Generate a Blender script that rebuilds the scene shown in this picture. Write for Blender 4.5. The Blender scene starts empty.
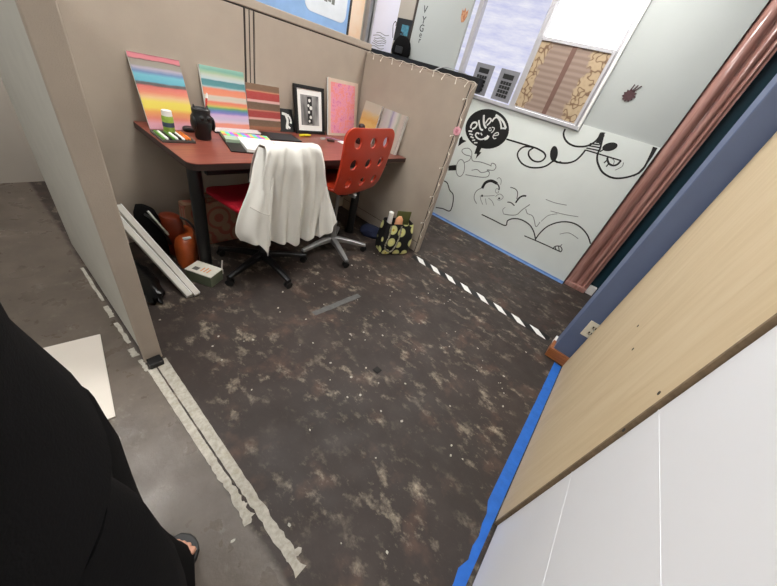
import bpy, bmesh, math, random
from mathutils import Vector, Matrix
rnd = random.Random(7)
C = bpy.context.scene.collection
PI = math.pi
R = math.radians

# ---------------------------------------------------------------- materials
def lin(c):
    c = c / 255.0
    return c / 12.92 if c <= 0.04045 else ((c + 0.055) / 1.055) ** 2.4
def col(r, g, b):
    return (lin(r), lin(g), lin(b), 1.0)
class NT:
    def __init__(s, m):
        s.t = m.node_tree; s.n = s.t.nodes; s.l = s.t.links
    def add(s, typ, ins=None, **kw):
        n = s.n.new(typ)
        for k, v in kw.items(): setattr(n, k, v)
        for k, v in (ins or {}).items():
            if isinstance(v, bpy.types.NodeSocket): s.l.new(v, n.inputs[k])
            else: n.inputs[k].default_value = v
        return n
    def ramp(s, fac, stops, interp='LINEAR'):
        n = s.n.new('ShaderNodeValToRGB'); cr = n.color_ramp; cr.interpolation = interp
        while len(cr.elements) > 1: cr.elements.remove(cr.elements[-1])
        for i, (p, c) in enumerate(stops):
            e = cr.elements[0] if i == 0 else cr.elements.new(p)
            e.position = p; e.color = c
        s.l.new(fac, n.inputs[0]); return n.outputs[0]
    def mix(s, fac, a, b, mode='MIX'):
        n = s.n.new('ShaderNodeMix'); n.data_type = 'RGBA'; n.blend_type = mode
        for sock, v in ((n.inputs[0], fac), (n.inputs[6], a), (n.inputs[7], b)):
            if isinstance(v, bpy.types.NodeSocket): s.l.new(v, sock)
            else: sock.default_value = v
        return n.outputs[2]
    def math(s, op, a, b=0.0, c=0.0):
        n = s.n.new('ShaderNodeMath'); n.operation = op
        for i, v in enumerate((a, b, c)):
            if isinstance(v, bpy.types.NodeSocket): s.l.new(v, n.inputs[i])
            else: n.inputs[i].default_value = v
        return n.outputs[0]
    def noise(s, vec, scale, detail=4, rough=0.55, dist=0.0):
        n = s.add('ShaderNodeTexNoise', {'Scale': scale, 'Detail': detail, 'Roughness': rough, 'Distortion': dist})
        if vec is not None: s.l.new(vec, n.inputs['Vector'])
        return n.outputs['Fac']
    def mapping(s, vec, scale=(1, 1, 1), rot=(0, 0, 0), loc=(0, 0, 0)):
        n = s.add('ShaderNodeMapping'); n.inputs['Scale'].default_value = scale
        n.inputs['Rotation'].default_value = rot; n.inputs['Location'].default_value = loc
        s.l.new(vec, n.inputs['Vector']); return n.outputs[0]
def base_mat(name, rough=0.6, metal=0.0, spec=0.5):
    m = bpy.data.materials.new(name); m.use_nodes = True
    nt = NT(m); p = nt.n['Principled BSDF']
    p.inputs['Roughness'].default_value = rough; p.inputs['Metallic'].default_value = metal
    p.inputs['Specular IOR Level'].default_value = spec
    return m, nt, p
def mat(name, c, rough=0.6, metal=0.0, var=0.08, scale=12.0, bump=0.0, bscale=200.0, spec=0.5, c2=None):
    m, nt, p = base_mat(name, rough, metal, spec)
    tc = nt.add('ShaderNodeTexCoord').outputs['Object']
    f = nt.noise(tc, scale, 5)
    if c2 is None:
        a = tuple(x * (1 - var) for x in c[:3]) + (1,); b = tuple(min(1, x * (1 + var)) for x in c[:3]) + (1,)
    else: a, b = c, c2
    o = nt.ramp(f, [(0.3, a), (0.7, b)])
    nt.l.new(o, p.inputs['Base Color'])
    if bump > 0:
        b_ = nt.noise(tc, bscale, 3)
        bn = nt.add('ShaderNodeBump', {'Strength': bump, 'Distance': 0.004, 'Height': b_})
        nt.l.new(bn.outputs[0], p.inputs['Normal'])
    return m
def stripes(name, stops, wob=0.035, rough=0.65, axis=2, detail=2.2):
    """painted bands across a canvas: colour ramp over the canvas' own height"""
    m, nt, p = base_mat(name, rough)
    tc = nt.add('ShaderNodeTexCoord')
    sx = nt.add('ShaderNodeSeparateXYZ', {0: tc.outputs['Generated']})
    v = nt.mapping(tc.outputs['Object'], scale=(6, 6, 18) if axis == 2 else (18, 6, 6))
    n = nt.noise(v, detail, 4, 0.6)
    h = nt.math('ADD', sx.outputs[axis], nt.math('MULTIPLY', nt.math('SUBTRACT', n, 0.5), wob))
    o = nt.ramp(h, stops)
    n2 = nt.noise(nt.mapping(tc.outputs['Object'], scale=(12, 12, 90) if axis == 2 else (90, 12, 12)), 3.0, 4)
    o = nt.mix(nt.math('MULTIPLY', n2, 0.12), o, (0.9, 0.88, 0.85, 1))
    o = nt.mix(1.0, o, (0.78, 0.77, 0.76, 1), 'MULTIPLY')
    nt.l.new(o, p.inputs['Base Color']); return m
def emit(name, c, s):
    m = bpy.data.materials.new(name); m.use_nodes = True
    nt = NT(m); nt.n.remove(nt.n['Principled BSDF'])
    e = nt.add('ShaderNodeEmission', {'Color': c, 'Strength': s})
    nt.l.new(e.outputs[0], nt.n['Material Output'].inputs[0]); return m

M = {}
M['partition'] = mat('partition_fabric', col(172, 160, 147), 0.95, var=0.05, scale=5, bump=0.35, bscale=420, spec=0.1)
M['partition_trim'] = mat('partition_trim', col(170, 158, 145), 0.6, var=0.03, spec=0.3)
M['partition_grey'] = mat('partition_grey_side', col(186, 185, 177), 0.7, var=0.04, spec=0.3)
M['dark_gap'] = mat('dark_gap', col(46, 40, 36), 0.7)
M['wall'] = mat('painted_wall', col(176, 180, 178), 0.7, var=0.03, scale=2, spec=0.2)
M['wall_beige'] = mat('warm_wall', col(168, 160, 150), 0.8, var=0.03, scale=2, spec=0.2)
M['panel'] = mat('mural_panel_paint', col(222, 227, 223), 0.55, var=0.03, scale=3, spec=0.3)
M['ink'] = mat('black_ink', col(14, 14, 15), 0.5, var=0.05)
M['pencil'] = mat('grey_pencil', col(120, 122, 120), 0.8)
M['chalk'] = mat('white_paint', col(225, 226, 222), 0.6, var=0.03)
M['white'] = mat('white_plastic', col(232, 231, 228), 0.45, var=0.02)
M['white_panel'] = mat('white_panel', col(243, 244, 248), 0.35, var=0.015, scale=3)
M['black'] = mat('black_plastic', col(17, 17, 18), 0.45, var=0.1)
M['black_cloth'] = mat('black_cloth', col(11, 10, 11), 0.95, var=0.15, bump=0.2, bscale=300, spec=0.15)
M['black_metal'] = mat('black_metal', col(20, 20, 22), 0.35, var=0.05)
M['chrome'] = mat('brushed_steel', col(196, 195, 192), 0.3, metal=0.9, var=0.04)
M['silver'] = mat('grey_steel', col(160, 160, 160), 0.4, metal=0.6, var=0.05)
M['orange_red'] = mat('orange_red_plastic', col(172, 50, 26), 0.32, var=0.03, scale=3)
M['red_fabric'] = mat('red_seat_fabric', col(176, 22, 42), 0.8, var=0.06, spec=0.25)
M['shirt'] = mat('white_cotton', col(214, 212, 206), 0.92, var=0.02, bump=0.25, bscale=500, spec=0.15)
M['seam'] = mat('grey_stitching', col(176, 172, 164), 0.9)
M['navy'] = mat('blue_wall_paint', col(92, 106, 138), 0.55, var=0.05, scale=8)
M['teal'] = mat('dark_teal_paint', col(6, 52, 66), 0.5, var=0.08)
M['blue_tape'] = mat('blue_tape', col(22, 98, 190), 0.55, var=0.12, scale=25, bump=0.5, bscale=60)
M['pale_blue_tape'] = mat('faded_blue_tape', col(110, 146, 198), 0.55, var=0.15, scale=18, bump=0.3, bscale=60)
M['skin'] = mat('skin', col(205, 152, 128), 0.55, var=0.05)
M['hair'] = mat('dark_hair', col(30, 22, 18), 0.6, var=0.2, scale=40)
M['brown_leather'] = mat('brown_leather', col(168, 76, 30), 0.38, var=0.2, scale=14, bump=0.2, bscale=160)
M['beige_canvas'] = mat('beige_canvas', col(206, 184, 166), 0.8)
M['olive'] = mat('olive_card', col(78, 82, 38), 0.8)
M['paper'] = mat('white_paper', col(236, 236, 232), 0.8, var=0.015)
M['pale_green'] = mat('pale_green_card', col(170, 190, 165), 0.7)
M['grey_paper'] = mat('grey_paper', col(128, 128, 134), 0.8)
M['yellow'] = mat('yellow_plastic', col(222, 208, 40), 0.5)
M['green'] = mat('green_plastic', col(96, 150, 62), 0.5)
M['lime'] = mat('lime_label', col(150, 178, 74), 0.5, var=0.2, scale=60)
M['orange'] = mat('orange_plastic', col(226, 122, 50), 0.5)
M['pinkrose'] = mat('pink_paper', col(226, 166, 178), 0.7)
M['dark_teal_screen'] = mat('teal_sheet', col(84, 150, 170), 0.4, c2=col(30, 70, 90), scale=25)
M['window_frame'] = mat('window_frame', col(178, 176, 180), 0.4, var=0.03)
M['blind_brown'] = mat('brown_cloth', col(60, 52, 46), 0.8)
M['mullion_brown'] = mat('brown_bar', col(112, 84, 74), 0.8)
M['ceiling'] = mat('ceiling_tile', col(190, 188, 184), 0.9, var=0.02)
M['lamp'] = emit('ceiling_lamp', (1.0, 0.985, 0.95, 1), 23.0)

# floor: dark brown worn paint, scuffed to a pale screed; grey where the corridor runs
m, nt, p = base_mat('worn_floor', 0.42, spec=0.35)
pos = nt.add('ShaderNodeNewGeometry').outputs['Position']
sep = nt.add('ShaderNodeSeparateXYZ', {0: pos})
basec = nt.ramp(nt.noise(pos, 4, 6, 0.65), [(0.25, col(48, 40, 37)), (0.55, col(59, 50, 46)), (0.8, col(72, 63, 58))])
basec = nt.mix(nt.ramp(nt.noise(pos, 1.7, 3), [(0.40, (0, 0, 0, 1)), (0.66, (0.8, 0.8, 0.8, 1))]), basec, col(52, 46, 43))
warm = nt.ramp(nt.noise(pos, 5.3, 4, 0.6), [(0.55, (0, 0, 0, 1)), (0.72, (0.5, 0.5, 0.5, 1))])
basec = nt.mix(warm, basec, col(104, 78, 66))
sc1 = nt.noise(nt.mapping(pos, scale=(1.5, 1, 1), rot=(0, 0, 0.75)), 9.5, 7, 0.68)
sc2 = nt.noise(nt.mapping(pos, scale=(1, 2.2, 1), rot=(0, 0, 0.5), loc=(3.1, 1.7, 0)), 20.0, 8, 0.7)
patch = nt.ramp(nt.noise(pos, 2.7, 4, 0.6), [(0.40, (0.08, 0.08, 0.08, 1)), (0.58, (1, 1, 1, 1))])
s1 = nt.ramp(sc1, [(0.53, (0, 0, 0, 1)), (0.72, (1, 1, 1, 1))])
s2 = nt.ramp(sc2, [(0.36, (0.25, 0.25, 0.25, 1)), (0.62, (1, 1, 1, 1))])
s3 = nt.ramp(nt.noise(nt.mapping(pos, scale=(2.4, 1, 1), rot=(0, 0, 0.75)), 30.0, 9, 0.75), [(0.60, (0, 0, 0, 1)), (0.74, (0.7, 0.7, 0.7, 1))])
sc = nt.math('MULTIPLY', nt.math('MAXIMUM', nt.math('MULTIPLY', s1, s2), nt.math('MULTIPLY', s3, 0.6)), patch)
wear = nt.mix(nt.math('MULTIPLY', sc, 0.95), basec, col(186, 173, 152))
fine = nt.ramp(nt.noise(nt.mapping(pos, scale=(3, 1, 1), rot=(0, 0, 0.9)), 22, 8, 0.75), [(0.60, (0, 0, 0, 1)), (0.78, (0.5, 0.5, 0.5, 1))])
wear = nt.mix(nt.math('MULTIPLY', fine, 0.35), wear, col(150, 138, 122))
grey = nt.ramp(nt.noise(pos, 6, 6, 0.65), [(0.3, col(82, 74, 67)), (0.7, col(106, 96, 87))])
grey = nt.mix(nt.math('MULTIPLY', nt.ramp(sc1, [(0.58, (0, 0, 0, 1)), (0.7, (1, 1, 1, 1))]), 0.3), grey, col(160, 152, 140))
corr = nt.ramp(nt.math('ADD', sep.outputs[0], nt.math('MULTIPLY', nt.math('SUBTRACT', nt.noise(pos, 14, 3), 0.5), 0.02)), [(0.15, (1, 1, 1, 1)), (0.17, (0, 0, 0, 1))])
nt.l.new(nt.mix(corr, wear, grey), p.inputs['Base Color'])
rg = nt.mix(corr, nt.ramp(nt.noise(pos, 7, 5), [(0.3, (0.5, 0.5, 0.5, 1)), (0.7, (0.7, 0.7, 0.7, 1))]), nt.ramp(nt.noise(pos, 9, 6), [(0.3, (0.22, 0.22, 0.22, 1)), (0.7, (0.42, 0.42, 0.42, 1))]))
nt.l.new(rg, p.inputs['Roughness'])
bn = nt.add('ShaderNodeBump', {'Strength': 0.25, 'Distance': 0.004, 'Height': nt.noise(pos, 30, 6, 0.7)})
nt.l.new(bn.outputs[0], p.inputs['Normal'])
M['floor'] = m

# desk laminate, reddish wood
m, nt, p = base_mat('mahogany_laminate', 0.3, spec=0.5)
tc = nt.add('ShaderNodeTexCoord').outputs['Object']
v = nt.mapping(tc, scale=(2, 22, 22))
o = nt.ramp(nt.noise(v, 2.5, 6, 0.6, 0.3), [(0.3, col(112, 56, 47)), (0.7, col(146, 80, 66))])
nt.l.new(o, p.inputs['Base Color']); M['desk'] = m
# varnished brown wood
m, nt, p = base_mat('varnished_wood', 0.14, spec=1.0)
tc = nt.add('ShaderNodeTexCoord').outputs['Object']
v = nt.mapping(tc, scale=(14, 14, 1.2))
o = nt.ramp(nt.noise(v, 2.2, 6, 0.6, 0.3), [(0.3, col(158, 108, 96)), (0.7, col(198, 152, 142))])
nt.l.new(o, p.inputs['Base Color']); p.inputs['Coat Weight'].default_value = 1.0; p.inputs['Coat Roughness'].default_value = 0.08; M['brown_wood'] = m
m, nt, p = base_mat('orange_wood', 0.45)
tc = nt.add('ShaderNodeTexCoord').outputs['Object']
v = nt.mapping(tc, scale=(30, 3, 30))
o = nt.ramp(nt.noise(v, 2.2, 6, 0.65, 0.4), [(0.3, col(132, 78, 44)), (0.7, col(176, 112, 68))])
nt.l.new(o, p.inputs['Base Color']); M['orange_wood'] = m
# plywood
m, nt, p = base_mat('plywood', 0.6, spec=0.3)
tc = nt.add('ShaderNodeTexCoord').outputs['Object']
g = nt.noise(nt.mapping(tc, scale=(9, 9, 0.9)), 2.4, 6, 0.6, 0.8)
o = nt.ramp(g, [(0.25, col(204, 182, 146)), (0.5, col(213, 192, 157)), (0.75, col(219, 200, 168))])
kn = nt.ramp(nt.noise(nt.mapping(tc, scale=(14, 14, 4)), 2.0, 5, 0.7), [(0.66, (0, 0, 0, 1)), (0.74, (0.45, 0.45, 0.45, 1))])
o = nt.mix(kn, o, col(228, 214, 188)); nt.l.new(o, p.inputs['Base Color']); M['plywood'] = m
M['ply_edge'] = mat('plywood_edge', col(128, 108, 84), 0.8, var=0.2, scale=60)
# old paper tape
m, nt, p = base_mat('worn_tape', 0.75)
tc = nt.add('ShaderNodeTexCoord').outputs['Object']
o = nt.ramp(nt.noise(tc, 40, 6, 0.7), [(0.3, col(146, 140, 128)), (0.6, col(184, 179, 168)), (0.8, col(198, 193, 182))])
o = nt.mix(nt.ramp(nt.noise(tc, 12, 4), [(0.55, (0, 0, 0, 1)), (0.75, (0.45, 0.45, 0.45, 1))]), o, col(170, 162, 134))
nt.l.new(o, p.inputs['Base Color']); M['tape'] = m
# leaf print panel
m, nt, p = base_mat('leaf_print', 0.7)
tc = nt.add('ShaderNodeTexCoord').outputs['Object']
w = nt.add('ShaderNodeTexWave', {'Vector': nt.mapping(tc, rot=(0.7, 0, 0)), 'Scale': 17.0, 'Distortion': 10.0, 'Detail': 1.0, 'Detail Scale': 0.9})
lines = nt.ramp(w.outputs['Fac'], [(0.0, col(112, 86, 64)), (0.22, col(168, 146, 116)), (1.0, col(178, 156, 126))])
sx = nt.add('ShaderNodeSeparateXYZ', {0: tc})
dist = nt.math('ABSOLUTE', nt.math('ADD', sx.outputs[1], -0.02))
dist = nt.math('ADD', dist, nt.math('MULTIPLY', nt.math('SUBTRACT', nt.noise(tc, 7, 3), 0.5), 0.28))
blot = nt.ramp(dist, [(0.175, (1, 1, 1, 1)), (0.20, (0, 0, 0, 1))])
st = nt.add('ShaderNodeTexWave', {'Vector': tc, 'Scale': 7.0, 'Distortion': 0.8}, bands_direction='Z')
brn = nt.ramp(st.outputs['Fac'], [(0.1, col(134, 114, 102)), (0.9, col(150, 130, 118))])
nt.l.new(nt.mix(blot, lines, brn), p.inputs['Base Color']); M['leaf_print'] = m
# frosted window film, lit from outside
def film(name, c1, c2, s, scale):
    m = bpy.data.materials.new(name); m.use_nodes = True
    nt = NT(m); nt.n.remove(nt.n['Principled BSDF'])
    tc = nt.add('ShaderNodeTexCoord').outputs['Object']
    f = nt.noise(nt.mapping(tc, scale=(1, 1.2, 7)), scale, 6, 0.7)
    o = nt.ramp(f, [(0.3, c1), (0.7, c2)])
    e = nt.add('ShaderNodeEmission', {'Color': o, 'Strength': s})
    nt.l.new(e.outputs[0], nt.n['Material Output'].inputs[0]); return m
M['film_violet'] = film('violet_window_film', (0.58, 0.60, 0.86, 1), (0.94, 0.93, 1.0, 1), 0.95, 2.2)
M['film_white'] = emit('bright_window', (1, 1, 1, 1), 2.2)
M['film_grey'] = film('grey_window_film', (0.56, 0.56, 0.64, 1), (0.80, 0.80, 0.86, 1), 0.72, 3)
# flowered bag cloth
m, nt, p = base_mat('flower_cloth', 0.8)
tc = nt.add('ShaderNodeTexCoord').outputs['Object']
vo = nt.add('ShaderNodeTexVoronoi', {'Vector': nt.mapping(tc, scale=(1, 1, 1)), 'Scale': 10.5, 'Randomness': 0.5})
flower = nt.ramp(vo.outputs['Distance'], [(0.0, col(196, 168, 60)), (0.10, col(196, 168, 60)), (0.13, col(226, 222, 150)), (0.37, col(206, 206, 140)), (0.42, col(12, 12, 11))], 'LINEAR')
nt.l.new(flower, p.inputs['Base Color']); M['flower_cloth'] = m
# pink abstract painting
m, nt, p = base_mat('pink_abstract', 0.7)
tc = nt.add('ShaderNodeTexCoord').outputs['Object']
f = nt.noise(tc, 11, 9, 0.85)
o = nt.ramp(f, [(0.30, col(150, 96, 150)), (0.40, col(204, 104, 148)), (0.48, col(224, 152, 176)), (0.56, col(228, 132, 116)), (0.62, col(222, 140, 170)), (0.70, col(238, 214, 206))])
nt.l.new(o, p.inputs['Base Color']); M['pink_abstract'] = m
# printed paper bag
m, nt, p = base_mat('printed_paper_bag', 0.8)
tc = nt.add('ShaderNodeTexCoord').outputs['Object']
vo = nt.add('ShaderNodeTexVoronoi', {'Vector': tc, 'Scale': 5.5, 'Randomness': 0.7})
w = nt.math('FRACT', nt.math('MULTIPLY', vo.outputs['Distance'], 4.0))
o = nt.ramp(w, [(0.0, col(150, 116, 92)), (0.6, col(152, 118, 94)), (0.72, col(150, 84, 68)), (0.95, col(150, 84, 68))])
nt.l.new(o, p.inputs['Base Color']); M['printed_bag'] = m
# grey print
m, nt, p = base_mat('grey_photo', 0.5)
tc = nt.add('ShaderNodeTexCoord').outputs['Object']
o = nt.ramp(nt.noise(nt.mapping(tc, scale=(14, 1, 3)), 1.4, 3), [(0.35, col(86, 86, 86)), (0.65, col(170, 170, 168))])
nt.l.new(o, p.inputs['Base Color']); M['grey_photo'] = m
# speckled sheet
m, nt, p = base_mat('speckled_sheet', 0.7)
tc = nt.add('ShaderNodeTexCoord').outputs['Object']
vo = nt.add('ShaderNodeTexVoronoi', {'Vector': tc, 'Scale': 70.0, 'Randomness': 0.3})
o = nt.ramp(vo.outputs['Distance'], [(0.2, col(120, 112, 116)), (0.5, col(206, 196, 196))])
nt.l.new(o, p.inputs['Base Color']); M['speckled'] = m
# black print with pale brush figure
W_ = lambda r, g, b: col(r, g, b)
M['paint_rainbow'] = stripes('rainbow_bands', [(0.0, W_(226, 166, 186)), (0.08, W_(232, 160, 176)), (0.15, W_(234, 128, 104)), (0.24, W_(240, 160, 70)), (0.30, W_(246, 222, 70)), (0.38, W_(246, 226, 80)), (0.44, W_(240, 196, 140)), (0.50, W_(238, 138, 104)), (0.58, W_(226, 106, 98)), (0.605, W_(84, 70, 70)), (0.63, W_(78, 76, 80)), (0.65, W_(84, 176, 200)), (0.73, W_(100, 186, 206)), (0.77, W_(96, 130, 180)), (0.82, W_(176, 168, 190)), (0.85, W_(150, 145, 132)), (0.915, W_(146, 138, 124)), (0.925, W_(92, 44, 52)), (0.94, W_(218, 120, 132)), (0.98, W_(214, 112, 126)), (1.0, W_(120, 60, 66))])
M['paint_teal'] = stripes('teal_coral_bands', [(0.0, W_(240, 150, 140)), (0.09, W_(244, 150, 120)), (0.12, W_(232, 200, 216)), (0.18, W_(206, 190, 222)), (0.24, W_(216, 180, 224)), (0.28, W_(120, 122, 200)), (0.32, W_(84, 130, 176)), (0.355, W_(96, 168, 100)), (0.38, W_(214, 200, 90)), (0.41, W_(240, 150, 90)), (0.45, W_(240, 124, 96)), (0.48, W_(226, 208, 190)), (0.52, W_(214, 206, 194)), (0.55, W_(226, 206, 190)), (0.57, W_(246, 150, 112)), (0.66, W_(244, 140, 104)), (0.69, W_(178, 200, 204)), (0.71, W_(76, 152, 160)), (0.79, W_(60, 140, 150)), (0.81, W_(196, 218, 226)), (0.87, W_(206, 214, 200)), (0.90, W_(176, 204, 168)), (0.95, W_(120, 186, 168)), (1.0, W_(150, 204, 190))])
M['paint_brown'] = stripes('red_brown_bands', [(0.0, W_(150, 92, 60)), (0.08, W_(168, 104, 66)), (0.11, W_(120, 88, 60)), (0.23, W_(110, 80, 54)), (0.25, W_(236, 186, 176)), (0.285, W_(232, 176, 166)), (0.295, W_(176, 34, 32)), (0.42, W_(170, 36, 32)), (0.45, W_(214, 130, 104)), (0.47, W_(116, 84, 56)), (0.61, W_(104, 76, 52)), (0.63, W_(240, 196, 190)), (0.67, W_(236, 180, 172)), (0.68, W_(178, 34, 32)), (0.83, W_(186, 44, 36)), (0.85, W_(218, 150, 110)), (0.88, W_(122, 88, 58)), (1.0, W_(126, 92, 64))], wob=0.02)
M['paint_yellow'] = stripes('yellow_bands', [(0.0, W_(214, 150, 60)), (0.3, W_(226, 170, 74)), (0.45, W_(234, 196, 110)), (0.55, W_(224, 172, 80)), (0.7, W_(220, 190, 130)), (0.8, W_(206, 196, 176)), (1.0, W_(198, 190, 172))], wob=0.2)
M['paint_grey'] = stripes('grey_lilac_bands', [(0.0, W_(176, 170, 160)), (0.2, W_(198, 188, 190)), (0.35, W_(206, 206, 198)), (0.45, W_(150, 140, 176)), (0.52, W_(206, 196, 210)), (0.64, W_(218, 214, 206)), (0.74, W_(168, 178, 160)), (0.84, W_(206, 190, 176)), (1.0, W_(188, 180, 172))], wob=0.16, axis=0)
M['swatches'] = stripes('swatch_rows', [(0.0, W_(236, 236, 232)), (0.5, W_(236, 236, 232))], wob=0.0)
m, nt, p = base_mat('colour_swatches', 0.6)
tc = nt.add('ShaderNodeTexCoord').outputs['Generated']
sx = nt.add('ShaderNodeSeparateXYZ', {0: tc})
hue = nt.math('FRACT', nt.math('ADD', nt.math('MULTIPLY', nt.math('FLOOR', nt.math('MULTIPLY', sx.outputs[0], 12)), 0.29), nt.math('MULTIPLY', nt.math('FLOOR', nt.math('MULTIPLY', sx.outputs[1], 3)), 0.12)))
hs = nt.add('ShaderNodeCombineColor', {0: hue, 1: 0.85, 2: 0.7}, mode='HSV')
nt.l.new(hs.outputs[0], p.inputs['Base Color']); M['swatches'] = m

# ---------------------------------------------------------------- mesh helpers
def bx(bm, x0, x1, y0, y1, z0, z1, bev=0.0):
    t = bmesh.new(); bmesh.ops.create_cube(t, size=1.0)
    for v in t.verts: v.co = Vector(((x0 + x1) / 2 + v.co.x * (x1 - x0), (y0 + y1) / 2 + v.co.y * (y1 - y0), (z0 + z1) / 2 + v.co.z * (z1 - z0)))
    if bev > 0: bmesh.ops.bevel(t, geom=list(t.edges), offset=bev, segments=2, affect='EDGES', profile=0.5)
    merge(bm, t)
def merge(bm, t, mtx=None):
    if mtx is not None: bmesh.ops.transform(t, matrix=mtx, verts=t.verts)
    me = bpy.data.meshes.new('tmp'); t.to_mesh(me); t.free(); bm.from_mesh(me); bpy.data.meshes.remove(me)
def cyl(bm, p0, p1, r0, r1=None, seg=16, cap=True):
    r1 = r0 if r1 is None else r1
    p0 = Vector(p0); p1 = Vector(p1); d = p1 - p0
    t = bmesh.new(); bmesh.ops.create_cone(t, cap_ends=cap, segments=seg, radius1=r0, radius2=r1, depth=d.length)
    q = Vector((0, 0, 1)).rotation_difference(d.normalized()).to_matrix().to_4x4()
    merge(bm, t, Matrix.Translation((p0 + p1) / 2) @ q)
def ball(bm, c, r, seg=16, rot=None):
    r = (r, r, r) if not isinstance(r, (tuple, list)) else r
    t = bmesh.new(); bmesh.ops.create_uvsphere(t, u_segments=seg, v_segments=max(6, seg // 2), radius=1.0)
    mt = Matrix.Translation(c)
    if rot is not None: mt = mt @ rot
    merge(bm, t, mt @ Matrix.Diagonal((r[0], r[1], r[2], 1)))
def tube(bm, pts, r, seg=8, closed=False):
    pts = [Vector(p) for p in pts]; n = len(pts); rings = []
    for i, p in enumerate(pts):
        a = pts[max(0, i - 1)]; b = pts[min(n - 1, i + 1)]; d = (b - a).normalized()
        u = d.cross(Vector((0, 0, 1)))
        if u.length < 1e-3: u = d.cross(Vector((0, 1, 0)))
        u.normalize(); w = d.cross(u)
        rr = r[i] if isinstance(r, (list, tuple)) else r
        rings.append([bm.verts.new(p + (u * math.cos(2 * PI * k / seg) + w * math.sin(2 * PI * k / seg)) * rr) for k in range(seg)])
    for a, b in zip(rings, rings[1:]):
        for k in range(seg): bm.faces.new((a[k], a[(k + 1) % seg], b[(k + 1) % seg], b[k]))
    bm.faces.new(rings[0][::-1]); bm.faces.new(rings[-1])
def loft(bm, rings, cap=True):
    vs = [[bm.verts.new(p) for p in r] for r in rings]; n = len(vs[0])
    for a, b in zip(vs, vs[1:]):
        for k in range(n): bm.faces.new((a[k], a[(k + 1) % n], b[(k + 1) % n], b[k]))
    if cap: bm.faces.new(vs[0][::-1]); bm.faces.new(vs[-1])
def ring(c, rx, ry, n=24, rot=0.0, wob=0.0, ph=0.0, k=5):
    out = []
    for i in range(n):
        a = 2 * PI * i / n; s = 1 + wob * math.sin(k * a + ph)
        x, y = rx * s * math.cos(a), ry * s * math.sin(a)
        out.append(Vector((c[0] + x * math.cos(rot) - y * math.sin(rot), c[1] + x * math.sin(rot) + y * math.cos(rot), c[2])))
    return out
def prism(bm, poly, off):
    """polygon of 3-D points pushed along off to a closed solid"""
    a = [bm.verts.new(Vector(p)) for p in poly]; b = [bm.verts.new(Vector(p) + Vector(off)) for p in poly]
    n = len(a)
    bm.faces.new(a); bm.faces.new(b[::-1])
    for i in range(n): bm.faces.new((a[i], b[i], b[(i + 1) % n], a[(i + 1) % n]))
def obj(name, bm, m, parent=None, smooth=False, mods=()):
    bmesh.ops.recalc_face_normals(bm, faces=bm.faces)
    me = bpy.data.meshes.new(name)
    o = bpy.data.objects.new(name, me); C.objects.link(o)
    if parent is not None:
        o.parent = parent
    bm.to_mesh(me); bm.free()
    for x in (m if isinstance(m, list) else [m]): me.materials.append(x)
    if smooth:
        for f in me.polygons: f.use_smooth = True
        try: me.set_sharp_from_angle(angle=R(40))
        except Exception: pass
    for k, kw in mods:
        md = o.modifiers.new(k.lower(), k)
        for a, b in kw.items(): setattr(md, a, b)
    return o
def tag(o, label, cat, group=None):
    o['label'] = label; o['category'] = cat
    if group: o['group'] = group
    return o
def thing(name, label, cat, loc=(0, 0, 0), rot=(0, 0, 0), group=None):
    o = bpy.data.objects.new(name, None); C.objects.link(o); o.empty_display_size = 0.1
    o.location = loc; o.rotation_euler = rot
    return tag(o, label, cat, group)
def struct(name, bm, m, **kw):
    o = obj(name, bm, m, **kw); o['kind'] = 'structure'; return o
def boxobj(name, m, parent, *b, bev=0.0, **kw):
    bm = bmesh.new(); bx(bm, *b, bev=bev); return obj(name, bm, m, parent, **kw)
def ribbon(bm, pts, w, plane, t):
    """flat painted line on a wall plane x = plane through (y, z) points, width w, raised by t towards -x"""
    n = len(pts)
    L, Rr = [], []
    for i, (y, z) in enumerate(pts):
        a = pts[max(0, i - 1)]; b = pts[min(n - 1, i + 1)]
        dy, dz = b[0] - a[0], b[1] - a[1]; l = math.hypot(dy, dz) or 1
        ww = (w[i] if isinstance(w, (list, tuple)) else w) / 2
        L.append((plane - t, y - dz / l * ww, z + dy / l * ww)); Rr.append((plane - t, y + dz / l * ww, z - dy / l * ww))
    lv = [bm.verts.new(p) for p in L]; rv = [bm.verts.new(p) for p in Rr]
    lb = [bm.verts.new((plane, p[1], p[2])) for p in L]; rb = [bm.verts.new((plane, p[1], p[2])) for p in Rr]
    for i in range(n - 1):
        bm.faces.new((lv[i], lv[i + 1], rv[i + 1], rv[i]))
        bm.faces.new((lb[i], lb[i + 1], lv[i + 1], lv[i])); bm.faces.new((rv[i], rv[i + 1], rb[i + 1], rb[i]))
    bm.faces.new((lb[0], lv[0], rv[0], rb[0])); bm.faces.new((rb[-1], rv[-1], lv[-1], lb[-1]))
def smoothline(pts, k=5):
    out = []; n = len(pts)
    for i in range(n - 1):
        p0 = pts[max(0, i - 1)]; p1 = pts[i]; p2 = pts[i + 1]; p3 = pts[min(n - 1, i + 2)]
        for j in range(k):
            t = j / k
            out.append(tuple(0.5 * (2 * b + (c - a) * t + (2 * a - 5 * b + 4 * c - d) * t * t + (3 * b - a - 3 * c + d) * t ** 3) for a, b, c, d in zip(p0, p1, p2, p3)))
    out.append(tuple(pts[-1])); return out

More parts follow.
